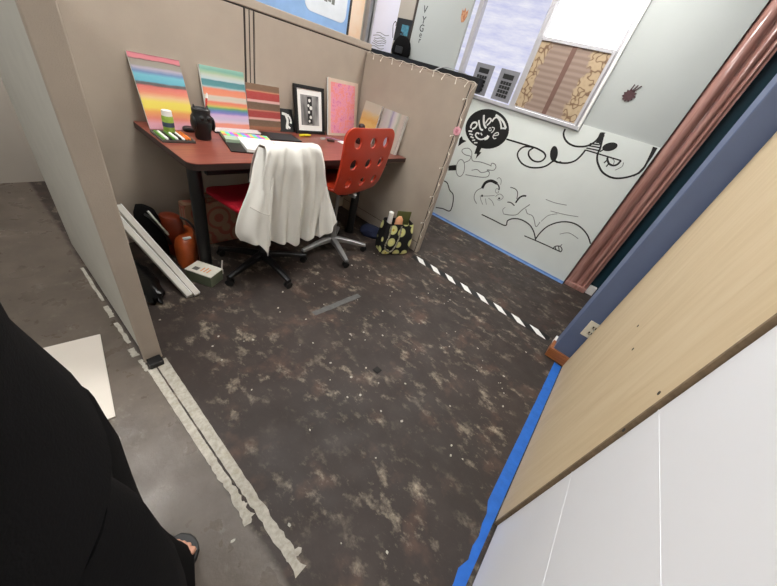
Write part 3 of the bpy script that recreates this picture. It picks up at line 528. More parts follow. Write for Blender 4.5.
bm = bmesh.new(); tube(bm, smoothline([(0, 0.06, 0.15), (0, 0.07, 0.19), (0, 0.05, 0.205), (0, 0.03, 0.19), (0, 0.03, 0.165)]), 0.008); obj('handle', bm, M['black'], rb, smooth=True)
bm = bmesh.new(); bx(bm, MX - 0.038, MX - 0.0305, 2.70, 2.915, 1.60, 1.80); tag(obj('small_screen', bm, M['black']), 'black card fixed above the rucksack', 'card')
bm = bmesh.new(); bx(bm, MX - 0.041, MX - 0.0385, 2.73, 2.83, 1.66, 1.75); tag(obj('photo_print', bm, M['dark_teal_screen']), 'small teal photograph on the black card above the rucksack', 'photo')

# back wall posters seen over the partition
YB = 3.3999
bp = thing('blue_poster', 'large light blue poster with a white rounded shape, seen over the long partition', 'poster', (2.5, YB, 1.3))
bm = bmesh.new(); bx(bm, 1.7, 3.14, YB - 0.006, YB, 1.35, 2.15); obj('sheet', loc(bm, bp), mat('sky_blue_paper', col(150, 186, 232), 0.6, var=0.12, scale=4), bp)
bm = bmesh.new(); bx(bm, 3.14, 3.165, YB - 0.014, YB, 1.35, 2.15); obj('frame_edge', loc(bm, bp), M['blind_brown'], bp)
bm = bmesh.new()
pts = []
for (cx_, cz_, a0) in ((3.02, 1.68, -90), (3.02, 2.0, 0), (2.62, 2.0, 90), (2.62, 1.68, 180)):
    for k in range(7): a = R(a0 + k * 15); pts.append((cx_ + 0.08 * math.cos(a), YB - 0.006, cz_ + 0.08 * math.sin(a)))
prism(bm, pts, (0, -0.003, 0)); rs = obj('rounded_shape', loc(bm, bp), mat('pale_print', col(226, 230, 236), 0.6, var=0.04), bp)
bm = bmesh.new()
for k in range(5): bx(bm, 2.68 + k * 0.05, 2.72 + k * 0.05, YB - 0.0105, YB - 0.009, 1.72 + 0.01 * (k % 2), 1.76 + 0.012 * ((k + 1) % 2))
obj('print', loc(bm, bp), mat('grey_print', col(120, 122, 118), 0.6), rs)
tag(boxobj('orange_poster', mat('peach_paper', col(242, 196, 150), 0.6, c2=col(246, 226, 204), scale=3), None, 3.175, 3.37, YB - 0.006, YB, 1.35, 2.1), 'narrow peach orange poster in the corner beside the blue poster', 'poster')
tag(boxobj('corner_post', M['silver'], None, 3.395, 3.445, YB - 0.06, YB, 0.0, 2.3), 'grey post in the far corner by the peach poster', 'post')

# ---------------------------------------------------------------- near wall boards
pw = thing('plywood_sheet', 'large bare plywood sheet fixed upright on the near right wall', 'plywood', (1.37, -0.33, 0))
bm = bmesh.new(); bx(bm, 0.82, 2.075, -0.344, -0.322, 0.006, 2.44, 0.001); obj('sheet', loc(bm, pw), M['plywood'], pw)
bm = bmesh.new(); bx(bm, 0.812, 0.8198, -0.344, -0.321, 0.006, 2.44); obj('cut_edge', loc(bm, pw), M['ply_edge'], pw)
for x, z in [(0.851,0.872),(0.805,0.754),(1.431,0.768),(1.253,0.753)]:
    bm = bmesh.new(); cyl(bm, (x, -0.3222, z), (x, -0.3212, z), 0.006, seg=12); obj('screw_hole', loc(bm, pw), M['dark_gap'], pw)
wp = thing('smooth_wallboard', 'smooth white panel standing beside the plywood at the lower right', 'panel', (0.2, -0.34, 0))
bm = bmesh.new(); bx(bm, -0.9, 0.808, -0.344, -0.331, 0.02, 2.3, 0.002); obj('sheet', loc(bm, wp), M['white_panel'], wp)
bm = bmesh.new(); bx(bm, -0.9, 0.808, -0.3312, -0.3305, 0.514, 0.517); obj('seam_line', loc(bm, wp), M['white_panel'], wp)
bm = bmesh.new(); bx(bm, -0.9, 0.808, -0.3312, -0.3305, 0.855, 0.858); obj('seam_line', loc(bm, wp), M['white_panel'], wp)
bm = bmesh.new(); bx(bm, -0.9, 0.808, -0.344, -0.334, 0.0, 0.019); obj('base_gap', loc(bm, wp), M['black'], wp)
ot = thing('power_outlet', 'cream double power outlet on the blue wall end', 'outlet', (2.0995, -0.318, 0.335))
bm = bmesh.new(); bx(bm, -0.006, 0.0, -0.022, 0.045, -0.06, 0.06, 0.003); obj('plate', bm, mat('cream_plastic', col(226, 222, 206), 0.4), ot)
smat = mat('cream_socket', col(206, 200, 182), 0.4)
for z in (-0.022, 0.022):
    bm = bmesh.new(); bx(bm, -0.0075, -0.006, -0.014, 0.018, z - 0.014, z + 0.014, 0.002); so = obj('socket', bm, smat, ot)
    for y in (-0.006, 0.010):
        bm = bmesh.new(); bx(bm, -0.008, -0.0075, y - 0.004, y + 0.004, z - 0.005, z + 0.010); obj('slot', bm, M['black'], so)
    bm = bmesh.new(); cyl(bm, (-0.008, 0.002, z - 0.009), (-0.0075, 0.002, z - 0.010), 0.004, seg=10); obj('slot', bm, M['black'], so)

# ---------------------------------------------------------------- floor tapes
bm = bmesh.new()
def strip(bm, L, Rr, z0=0.0002, z1=0.0016):
    n = len(L)
    a = [bm.verts.new((x, y, z1)) for x, y in L]; b = [bm.verts.new((x, y, z1)) for x, y in Rr]
    c = [bm.verts.new((x, y, z0)) for x, y in L]; d = [bm.verts.new((x, y, z0)) for x, y in Rr]
    for i in range(n - 1):
        bm.faces.new((a[i], a[i + 1], b[i + 1], b[i])); bm.faces.new((c[i], a[i], a[i + 1], c[i + 1])[::-1]); bm.faces.new((b[i], d[i], d[i + 1], b[i + 1])[::-1])
    bm.faces.new((a[0], b[0], d[0], c[0])); bm.faces.new((a[-1], c[-1], d[-1], b[-1]))
def taper(x0, x1, y0, y1, n, jit, x0b=None, x1b=None, tear=0):
    x0b = x0 if x0b is None else x0b; x1b = x1 if x1b is None else x1b
    L, Q = [], []
    for i in range(n + 1):
        t = i / n; y = y0 + (y1 - y0) * t
        jl = rnd.uniform(-jit, jit) * (1 + 26 * max(0, t - 0.62) * tear); jr = rnd.uniform(-jit, jit) * (1 + 26 * max(0, t - 0.62) * tear)
        L.append((x0 + (x0b - x0) * t + jl, y)); Q.append((x1 + (x1b - x1) * t + jr, y))
    return L, Q
TAPES = [(0.153,0.184,1.17,0.36,0.158,0.184),(0.19,0.236,1.2,0.12,0.192,0.222)]
strip(bm, *taper(*TAPES[0][:4], 60, 0.0007, *TAPES[0][4:], tear=1))
tag(obj('floor_tape', bm, M['tape']), 'worn grey tape strip on the floor, the strip nearer the black trousers', 'tape', 'paired worn floor tapes')
bm = bmesh.new(); strip(bm, *taper(*TAPES[1][:4], 60, 0.0007, *TAPES[1][4:], tear=1))
tag(obj('floor_tape', bm, M['tape']), 'worn grey tape strip on the floor, the strip on the scuffed brown side', 'tape', 'paired worn floor tapes')
bm = bmesh.new()
for (y0, y1, x0, x1) in ((2.1, 1.75, 0.145, 0.158), (1.70, 1.60, 0.138, 0.158), (1.55, 1.38, 0.141, 0.156), (1.34, 1.28, 0.132, 0.156), (1.25, 1.17, 0.144, 0.158)):
    strip(bm, *taper(x0, x1, y0, y1, 8, 0.003))
tag(obj('floor_tape', bm, M['tape']), 'torn pale tape remnants on the floor along the grey side of the left partition', 'tape')
# torn scraps at the end of the strips
for (x, y, r, lab) in [(0.164, 0.359, 0.024, 'torn tape scrap at the lower end of the outer tape strip'), (0.175, 0.411, 0.018, 'torn tape scrap just above the lower end of the outer strip'), (0.229, 0.167, 0.015, 'torn tape scrap at the bottom of the inner tape strip'), (0.252, 0.249, 0.008, 'small white scrap to the right of the inner tape strip'), (0.195, 0.174, 0.012, 'torn tape scrap between the two strips at the bottom')]:
    bm = bmesh.new(); n = 9
    pts = [(x + r * rnd.uniform(.45, 1.1) * math.cos(2 * PI * k / n), y + r * rnd.uniform(.45, 1.1) * math.sin(2 * PI * k / n), 0.0018) for k in range(n)]
    prism(bm, pts, (0, 0, 0.0012)); tag(obj('tape_scrap', bm, M['tape']), lab, 'scrap')
# hazard tape
bm = bmesh.new(); strip(bm, [(2.228, 1.17), (2.262, -0.17)], [(2.303, 1.17), (2.337, -0.17)], 0.0002, 0.0012)
hz = tag(obj('hazard_tape', bm, M['black']), 'black and white striped tape on the floor in line with the short partition', 'tape')
bm = bmesh.new()
N = 8
for k in range(N):
    t0 = (k + 0.05) / N; t1 = (k + 0.50) / N; sh = 0.5 / N
    f = lambda t: 1.16 - 1.31 * t
    xs = lambda t: 2.229 + 0.033 * t
    prism(bm, [(xs(t0) + 0.002, f(t0 + sh), 0.0013), (xs(t1) + 0.002, f(t1 + sh), 0.0013), (xs(t1) + 0.071, f(t1), 0.0013), (xs(t0) + 0.071, f(t0), 0.0013)], (0, 0, 0.0005))
obj('white_stripe', bm, M['white'], hz)
# blue tape along the plywood
bm = bmesh.new(); L, Q = [], []
for i in range(41):
    x = 2.06 - 1.9 * i / 40; j = 0.003 if x > 0.75 else 0.012
    L.append((x, -0.318)); Q.append((x, (-0.268 if x > 0.85 else -0.283) + rnd.uniform(-j, j) * (0.3 if x > 0.75 else 1)))
strip(bm, L, Q, 0.0002, 0.0014)
tag(obj('floor_tape', bm, M['blue_tape']), 'bright blue masking tape on the floor along the plywood sheet', 'tape')
# pale scratches and a carpet square, crumbs
bm = bmesh.new(); strip(bm, [(1.0 + 0.03 * k, 1.075 - 0.002 * k + rnd.uniform(-.003, .003)) for k in range(14)], [(1.0 + 0.03 * k, 1.035 - 0.002 * k + rnd.uniform(-.003, .003)) for k in range(14)])
tag(obj('faded_tape', bm, mat('faded_grey_tape', col(88, 88, 87), 0.7, var=0.2, scale=30)), 'faded grey tape mark on the floor in front of the chairs', 'tape')
bm = bmesh.new(); bx(bm, 0.98, 1.018, 0.478, 0.515, 0.0005, 0.004, 0.001)
tag(obj('carpet_square', bm, mat('dark_felt', col(38, 36, 35), 0.95)), 'small dark felt square lying on the open scuffed floor', 'scrap')
bm = bmesh.new()
for (x, y) in [(0.852,1.219),(0.6,1.072),(0.843,0.865),(0.959,0.547),(0.344,0.08),(0.102,0.341),(1.64,0.919),(1.588,0.895),(0.841,1.182),(0.754,0.613),(0.812,0.449),(0.515,0.471),(0.418,1.04),(0.308,1.464),(1.107,0.698),(1.41,0.076),(1.99,0.583),(0.776,0.895),(0.828,0.694),(1.066,0.786),(1.526,-0.048),(0.424,1.148),(0.867,0.213),(2.192,0.579),(1.906,0.588),(1.55,0.083),(1.543,1.195),(1.342,0.999),(1.609,-0.051),(1.765,0.766),(0.942,-0.102),(1.958,0.583),(1.694,1.212),(1.685,1.278),(1.111,1.091),(1.2,1.3),(1.982,0.001),(0.645,0.186),(2.138,0.526),(1.528,0.317),(1.313,0.448),(1.032,0.757),(1.452,1.252),(1.628,1.29),(1.942,1.386),(1.608,0.103),(1.949,1.345),(2.028,0.732),(1.685,0.177),(1.897,0.739),(0.913,-0.052),(1.937,1.384),(0.559,1.091),(1.139,0.084),(0.929,1.042),(1.971,-0.082),(1.506,-0.08),(1.693,0.363),(1.986,1.37),(1.31,1.398),(0.957,-0.031),(1.48,-0.101),(0.755,0.482),(1.499,0.092),(0.476,1.195),(0.965,1.336),(2.014,0.436),(1.229,0.656),(1.559,0.773),(1.407,0.811),(2.093,0.636),(1.176,0.966),(0.828,0.317),(2.16,0.658),(1.387,-0.132),(1.147,0.749),(0.436,0.804),(1.538,-0.057),(1.529,0.573),(1.623,0.396),(1.673,0.994),(0.44,-0.056),(1.617,1.343),(0.852,0.557),(1.467,0.346),(1.055,0.335),(1.064,0.773),(0.941,0.435)]:
    n = 6; r = rnd.uniform(0.003, 0.008)
    prism(bm, [(x + r * rnd.uniform(.5, 1.2) * math.cos(2 * PI * k / n), y + r * rnd.uniform(.5, 1.2) * math.sin(2 * PI * k / n), 0.0003) for k in range(n)], (0, 0, rnd.uniform(0.001, 0.003)))
o = tag(obj('paint_flakes', bm, M['tape']), 'pale paint flakes and crumbs scattered over the brown floor', 'debris'); o['kind'] = 'stuff'
# white sheet at the left
bm = bmesh.new(); prism(bm, [(-0.007, 1.014, 0.0005), (0.075, 1.50, 0.0005), (-0.42, 1.58, 0.0005), (-0.50, 1.09, 0.0005)], (0, 0, 0.006))
tag(obj('white_board', bm, mat('white_foamboard', col(216, 208, 198), 0.6, var=0.01)), 'white foam board lying on the grey floor left of the partition end', 'board')

# ---------------------------------------------------------------- desk
dk = thing('desk', 'reddish brown laminate desk against the beige partitions', 'desk', (1.47, 1.93, 0))
DX0, DX1, DY0, DY1, DZ = 0.603, WX - 0.006, 1.592, BY - 0.004, 0.753
def desk_outline(ins=0.0):
    pts = []; r = 0.05
    for (cx_, cy_, a0) in ((DX0 + r, DY0 + r, 180),):
        for k in range(8): a = R(a0 + k * 90 / 7); pts.append((cx_ + (r - ins) * math.cos(a), cy_ + (r - ins) * math.sin(a)))
    pts += [(DX1 - ins, DY0 + ins), (DX1 - ins, DY1 - ins), (DX0 + ins, DY1 - ins)]
    return pts
bm = bmesh.new(); prism(bm, [(x, y, DZ - 0.004) for x, y in desk_outline()], (0, 0, 0.004)); obj('desktop', loc(bm, dk), M['desk'], dk)
bm = bmesh.new(); prism(bm, [(x, y, DZ - 0.034) for x, y in desk_outline(0.0005)], (0, 0, 0.0299)); obj('edge_band', loc(bm, dk), mat('dark_edge', col(48, 30, 27), 0.5), dk)
bm = bmesh.new(); bx(bm, DX0 + 0.12, DX1 - 0.1, 1.70, 1.73, DZ - 0.10, DZ - 0.034); obj('apron', loc(bm, dk), M['black_metal'], dk)
for x in (0.70, 2.02):
    bm = bmesh.new(); cyl(bm, (x, 1.80, 0.03), (x, 1.80, DZ - 0.034), 0.036, seg=24); obj('leg', loc(bm, dk), M['black_metal'], dk, smooth=True)
    bm = bmesh.new(); cyl(bm, (x, 1.80, 0.0), (x, 1.80, 0.03), 0.042, 0.038, 24); obj('foot', loc(bm, dk), M['black_metal'], dk, smooth=True)

# leaning pictures
def leaned(name, lab, cat, w, h, t, face, x=None, y=None, bottom=None, wing=False, edge=None, group=None, rz=0.0):
    """panel resting on the desk with its top edge against a partition"""
    wall = (WX if wing else BY) - 0.0015
    d = wall - bottom
    s = (d - 0.0) / math.hypot(h, t); a = math.asin(min(0.9, s)) - math.atan2(t, h)
    if wing: l = (bottom, y, DZ + 0.001); rot = (-a, 0, R(-90))
    else: l = (x, bottom, DZ + 0.001); rot = (-a, 0, rz)
    return a, l, rot
def canvas(name, lab, w, h, t, m, **kw):
    a, l, rot = leaned(name, lab, 'painting', w, h, t, m, **kw)
    t_ = thing(name, lab, 'painting', l, rot, 'paintings leaning on the desk')
    boxobj('painted_face', m, t_, -w / 2, w / 2, 0.0, 0.002, 0.0, h)
    boxobj('stretcher', M['paper'], t_, -w / 2, w / 2, 0.002, t, 0.0, h)
    return t_
canvas('striped_painting', 'tall painting of pink, blue, yellow and orange bands at the left end of the desk', 0.24, 0.352, 0.012, M['paint_rainbow'], x=0.757, bottom=2.135)
canvas('striped_painting', 'painting with teal top and coral, purple and rainbow bands, second from left', 0.27, 0.335, 0.018, M['paint_teal'], x=1.115, bottom=2.195)
canvas('striped_painting', 'dark red and brown banded painting in front of the panel joint', 0.252, 0.282, 0.018, M['paint_brown'], x=1.388, bottom=2.215)
t = canvas('pink_painting', 'tall pink and violet abstract painting right of the black frame', 0.34, 0.415, 0.018, M['beige_canvas'], x=2.13, bottom=2.18)
boxobj('abstract_field', M['pink_abstract'], t, -0.145, 0.135, -0.001, -0.0, 0.02, 0.39)
canvas('yellow_painting', 'small yellow ochre painting leaning on the short partition behind the red chair', 0.20, 0.315, 0.018, M['paint_yellow'], wing=True, y=2.062, bottom=2.27)
canvas('striped_painting', 'thick pale grey and lilac streaked canvas leaning at the right end of the desk', 0.25, 0.31, 0.035, M['paint_grey'], wing=True, y=1.80, bottom=2.27)
a, l, rot = leaned('print', '', '', 0.13, 0.158, 0.006, None, x=1.575, bottom=2.212)
t = thing('black_print', 'small black print with a white brushed figure left of the black frame', 'print', l, rot)
boxobj('card', M['ink'], t, -0.066, 0.066, 0, 0.006, 0, 0.158)
bm = bmesh.new()
for pts, r in (([(-0.03, 0.125), (0.0, 0.12), (0.03, 0.11)], 0.009), ([(0.0, 0.12), (0.012, 0.08), (0.0, 0.045), (-0.005, 0.02)], 0.010), ([(0.03, 0.11), (0.042, 0.08), (0.035, 0.06)], 0.008), ([(0.0, 0.045), (0.025, 0.025)], 0.008)):
    q = smoothline(pts)
    for (p0, p1) in zip(q, q[1:]):
        dx, dz = p1[0] - p0[0], p1[1] - p0[1]; l_ = math.hypot(dx, dz) or 1; nx, nz = -dz / l_ * r, dx / l_ * r
        prism(bm, [(p0[0] + nx, -0.0002, p0[1] + nz), (p1[0] + nx, -0.0002, p1[1] + nz), (p1[0] - nx, -0.0002, p1[1] - nz), (p0[0] - nx, -0.0002, p0[1] - nz)], (0, -0.0006, 0))
obj('brush_figure', bm, M['chalk'], t)
w, h = 0.288, 0.332
a, l, rot = leaned('frame', '', '', w, h, 0.02, None, x=1.782, bottom=2.185)
t = thing('framed_photograph', 'black framed grey photograph with white mat in the middle of the desk', 'picture', l, rot)
bm = bmesh.new(); f = 0.024
bx(bm, -w / 2, w / 2, 0, 0.02, 0, f, 0.002); bx(bm, -w / 2, w / 2, 0, 0.02, h - f, h, 0.002); bx(bm, -w / 2, -w / 2 + f, 0, 0.02, f, h - f, 0.002); bx(bm, w / 2 - f, w / 2, 0, 0.02, f, h - f, 0.002)
obj('frame', bm, M['black'], t)
boxobj('mat_board', M['paper'], t, -w / 2 + f, w / 2 - f, 0.008, 0.014, f, h - f)
boxobj('photograph', M['grey_photo'], t, -w / 2 + 0.056, w / 2 - 0.056, 0.0068, 0.0079, 0.062, h - 0.062)
bm = bmesh.new(); bx(bm, -0.025, 0.02, 0.006, 0.0067, 0.075, 0.26); obj('dark_shape', bm, M['ink'], t)
bm = bmesh.new()
for (x, z, r) in ((-0.004, 0.235, 0.012), (-0.016, 0.20, 0.010), (0.008, 0.185, 0.014), (-0.012, 0.155, 0.010), (0.004, 0.12, 0.012), (-0.01, 0.092, 0.009)): cyl(bm, (x, 0.006, z), (x, 0.0052, z), r, seg=14)
obj('pale_spot', bm, M['chalk'], t)

# things on the desk
Z = DZ + 0.0005
t = thing('glue_bottle', 'small bottle with white cap and lime green label before the first painting', 'bottle', (0.70, 2.05, Z))
bm = bmesh.new(); loft(bm, [ring((0, 0, z), r, r, 20) for z, r in ((0, 0.024), (0.004, 0.027), (0.085, 0.027), (0.092, 0.024))]); obj('body', bm, M['lime'], t, smooth=True)
bm = bmesh.new(); cyl(bm, (0, 0, 0.0925), (0, 0, 0.118), 0.025, 0.023, 20); obj('cap', bm, M['white'], t, smooth=True)
bm = bmesh.new(); cyl(bm, (0, 0, 0.04), (0, 0, 0.062), 0.0275, seg=20); obj('label_band', bm, mat('dark_blue_label', col(60, 72, 96), 0.5), t, smooth=True)
t = thing('pastel_tray', 'dark open tray of coloured markers at the front left of the desk', 'tray', (0.69, 1.985, Z), (0, 0, R(-2)))
bm = bmesh.new(); bx(bm, -0.078, 0.078, -0.088, 0.088, 0, 0.004)
for a in ((-0.078, 0.078, -0.088, -0.083), (-0.078, 0.078, 0.083, 0.088), (-0.078, -0.073, -0.083, 0.083), (0.073, 0.078, -0.083, 0.083)): bx(bm, *a, 0, 0.012)
obj('tray', bm, mat('dark_grey_tray', col(84, 80, 76), 0.6), t)
mk = [('green', 'green marker with dark tip'), ('paper', 'white marker'), ('black', 'black marker'), ('green', 'lime marker'), ('paper', 'pale marker'), ('black', 'dark marker'), ('paper', 'ivory marker'), ('orange', 'orange marker'), ('orange', 'deep orange marker')]
places = ['first from the left', 'second from the left', 'third from the left', 'fourth from the left', 'in the middle', 'just right of the middle', 'third from the right', 'second from the right', 'last on the right']
for k, (c_, lab) in enumerate(mk):
    bm = bmesh.new(); cyl(bm, (0, 0.07, 0), (0, -0.055, 0), 0.0065, seg=12); cyl(bm, (0, -0.055, 0), (0, -0.07, 0), 0.0055, 0.002, seg=12)
    o = tag(obj('marker', bm, M[c_], smooth=True), lab + ' lying in the dark tray, ' + places[k], 'marker', 'markers in the tray')
    o.location = (0.69 - 0.062 + k * 0.0155, 1.985, Z + 0.0115); o.rotation_euler = (0, 0, R(-2))
# black owl jar
t = thing('owl_jar', 'black glazed owl-shaped jar at the left of the desk', 'jar', (0.845, 1.98, Z))
bm = bmesh.new(); loft(bm, [ring((0, 0, z), rx, rx * 0.9, 24) for z, rx in ((0, 0.038), (0.01, 0.042), (0.04, 0.042), (0.055, 0.046), (0.085, 0.058), (0.115, 0.055), (0.13, 0.045), (0.145, 0.047), (0.155, 0.047), (0.16, 0.04), (0.15, 0.034))]); obj('body', bm, M['black_metal'], t, smooth=True)
for s in (-1, 1):
    bm = bmesh.new(); ball(bm, (s * 0.018, -0.048, 0.118), (0.013, 0.008, 0.013), 14); obj('eye', bm, M['black'], t, smooth=True)
    bm = bmesh.new(); ball(bm, (s * 0.05, -0.012, 0.085), (0.012, 0.03, 0.036), 14); obj('wing', bm, M['black'], t, smooth=True)
    bm = bmesh.new(); cyl(bm, (s * 0.03, 0, 0.15), (s * 0.036, 0, 0.175), 0.012, 0.002, 12); obj('ear', bm, M['black'], t, smooth=True)
t = thing('paint_brush', 'red and white brush standing in the owl jar', 'brush', (0.868, 1.985, Z + 0.10), (R(-3), R(10), 0))
bm = bmesh.new(); cyl(bm, (0, 0, 0), (0, 0, 0.11), 0.005, seg=10); obj('handle', bm, mat('red_handle', col(196, 60, 50), 0.4), t, smooth=True)
bm = bmesh.new(); cyl(bm, (0, 0, 0.11), (0, 0, 0.135), 0.006, 0.003, seg=10); obj('tip', bm, M['white'], t, smooth=True)
bm = bmesh.new(); loft(bm, [ring((0.83, 2.12, Z + z), r, r * 0.8, 20) for z, r in ((0, 0.03), (0.006, 0.036), (0.018, 0.036), (0.024, 0.03))]); tag(obj('jar_lid', bm, M['black'], smooth=True), 'round black lid lying behind the owl jar', 'lid')
t = thing('speckled_pad', 'thin pale speckled pad lying flat under the teal painting', 'pad', (1.135, 2.15, Z), (0, 0, R(-4)))
boxobj('pad', M['speckled'], t, -0.155, 0.155, -0.045, 0.043, 0.004, 0.010); boxobj('backing', M['black'], t, -0.158, 0.158, -0.05, 0.045, 0, 0.004)
# swatch book
t = thing('swatch_book', 'open white sketchbook with rows of colour swatches on the desk', 'book', (1.055, 1.915, Z), (0, 0, R(-16)))
boxobj('cover', M['black'], t, -0.115, 0.175, -0.195, 0.145, 0, 0.005)
boxobj('page_block', M['pale_green'], t, -0.11, -0.035, -0.03, 0.14, 0.005, 0.022)
boxobj('page_block', M['paper'], t, -0.03, 0.17, -0.19, 0.14, 0.005, 0.022)
boxobj('swatch_strip', M['swatches'], t, -0.11, 0.165, 0.05, 0.135, 0.022, 0.0228)
t = thing('drawing_tablet', 'flat black pad lying in front of the red and brown painting', 'pad', (1.40, 2.06, Z), (0, 0, R(-8)))
bm = bmesh.new(); bx(bm, -0.13, 0.13, -0.085, 0.085, 0, 0.010, 0.004); obj('body', bm, M['black'], t)
bm = bmesh.new(); bx(bm, -0.085, 0.11, -0.07, 0.07, 0.0098, 0.0108); obj('surface', bm, mat('charcoal_surface', col(44, 43, 46), 0.7), t)
bm = bmesh.new(); bx(bm, -0.13, 0.11, -0.035, 0.035, 0, 0.0012); o = tag(obj('paper_strip', bm, M['paper']), 'white paper strip in front of the flat black pad', 'paper'); o.location = (1.40, 1.925, Z); o.rotation_euler = (0, 0, R(-8))
bm = bmesh.new(); cyl(bm, (-0.055, 0, 0.009), (0.04, 0, 0.009), 0.009, seg=12); cyl(bm, (0.04, 0, 0.009), (0.06, 0, 0.009), 0.008, 0.003, seg=12); o = tag(obj('highlighter', bm, M['yellow'], smooth=True), 'yellow highlighter lying below the black frame', 'marker'); o.location = (1.66, 2.11, Z); o.rotation_euler = (0, 0, R(6))
bm = bmesh.new(); bx(bm, -0.022, 0.022, -0.012, 0.012, 0, 0.014, 0.002); o = tag(obj('eraser', bm, mat('grey_eraser', col(176, 168, 164), 0.8)), 'small grey eraser on the desk between frame and pink painting', 'eraser'); o.location = (1.79, 2.05, Z); o.rotation_euler = (0, 0, 0.3)
bm = bmesh.new(); bx(bm, -0.03, 0.03, -0.012, 0.012, 0, 0.016, 0.003); o = tag(obj('sharpener', bm, mat('dark_case', col(66, 48, 42), 0.5)), 'small dark case beside the grey eraser', 'case'); o.location = (1.83, 2.00, Z); o.rotation_euler = (0, 0, -0.4)
bm = bmesh.new(); cyl(bm, (-0.07, 0, 0.004), (0.07, 0, 0.004), 0.004, seg=8); o = tag(obj('pencil', bm, mat('lilac_pencil', col(170, 130, 160), 0.5)), 'lilac pencil lying in front of the pink painting', 'pencil'); o.location = (1.92, 2.06, Z); o.rotation_euler = (0, 0, -0.7)
bm = bmesh.new(); prism(bm, [(-0.05, -0.03, 0), (0.04, -0.04, 0), (0.055, 0.03, 0), (-0.04, 0.035, 0)], (0, 0, 0.002)); o = tag(obj('note_paper', bm, M['paper']), 'scrap of white paper on the desk left of the red chair', 'paper'); o.location = (1.955, 1.985, Z)
t = thing('dark_bottle', 'dark brown round-topped bottle behind the red chair back', 'bottle', (2.13, 1.97, Z))
bm = bmesh.new(); loft(bm, [ring((0, 0, z), r, r, 20) for z, r in ((0, 0.03), (0.005, 0.033), (0.10, 0.033), (0.115, 0.024))]); obj('body', bm, mat('dark_brown_glass', col(48, 22, 18), 0.25), t, smooth=True)
bm = bmesh.new(); ball(bm, (0, 0, 0.136), (0.03, 0.03, 0.024), 18); obj('knob', bm, mat('dark_knob', col(40, 20, 20), 0.3), t, smooth=True)

# ---------------------------------------------------------------- chairs
def shell(w, h, holes, curve, rr=0.16, seg=24):
    """rounded plate in x (width) / z (height) with round holes, dished towards +y at the middle"""
    bm = bmesh.new(); cols, rows = (3, 3)
    xs = [-1 + 2 * i / cols for i in range(cols + 1)]; zs = [-1 + 2 * i / rows for i in range(rows + 1)]
    for i in range(cols):
        for j in range(rows):
            cx_, cz_ = (xs[i] + xs[i + 1]) / 2, (zs[j] + zs[j + 1]) / 2; hx, hz = (xs[i + 1] - xs[i]) / 2, (zs[j + 1] - zs[j]) / 2
            def sq(a, s):
                c_, s_ = math.cos(a), math.sin(a); k = s / max(abs(c_), abs(s_)); return (cx_ + hx * c_ * k, cz_ + hz * s_ * k)
            rings_ = []
            n = seg
            for s in ((1.0, 0.82) if holes else (1.0, 0.6, 0.3)): rings_.append([bm.verts.new((p[0], 0, p[1])) for p in (sq(2 * PI * (k + 0.5) / n if False else 2 * PI * k / n, s) for k in range(n))])
            if holes:
                px, pz = cx_ * 0.86, cz_ * 0.92
                for q in (0.52, 0.36): rings_.append([bm.verts.new((px + hx * q * math.cos(2 * PI * k / n), 0, pz + hz * q * math.sin(2 * PI * k / n) * w / h)) for k in range(n)])
            for a, b in zip(rings_, rings_[1:]):
                for k in range(n): bm.faces.new((a[k], a[(k + 1) % n], b[(k + 1) % n], b[k]))
            if not holes: bm.faces.new(rings_[-1])
    bmesh.ops.remove_doubles(bm, verts=bm.verts, dist=1e-4)
    for v in bm.verts:
        u, t = v.co.x, v.co.z; r = max(abs(u), abs(t))
        if r > 1e-6:
            # pull the corners in
            cu = max(0, abs(u) - (1 - 2 * rr)) / (2 * rr); ct = max(0, abs(t) - (1 - 2 * rr)) / (2 * rr)
            m_ = max(cu, ct); l_ = math.hypot(cu, ct)
            if l_ > 1e-6:
                k = m_ / l_
                u = math.copysign((1 - 2 * rr) + cu * k * 2 * rr, u) if cu > 0 else u
                t = math.copysign((1 - 2 * rr) + ct * k * 2 * rr, t) if ct > 0 else t
        taper_ = 1.0 + 0.04 * t
        v.co = Vector((u * w / 2 * taper_, curve(u, t), t * h / 2))
    return bm
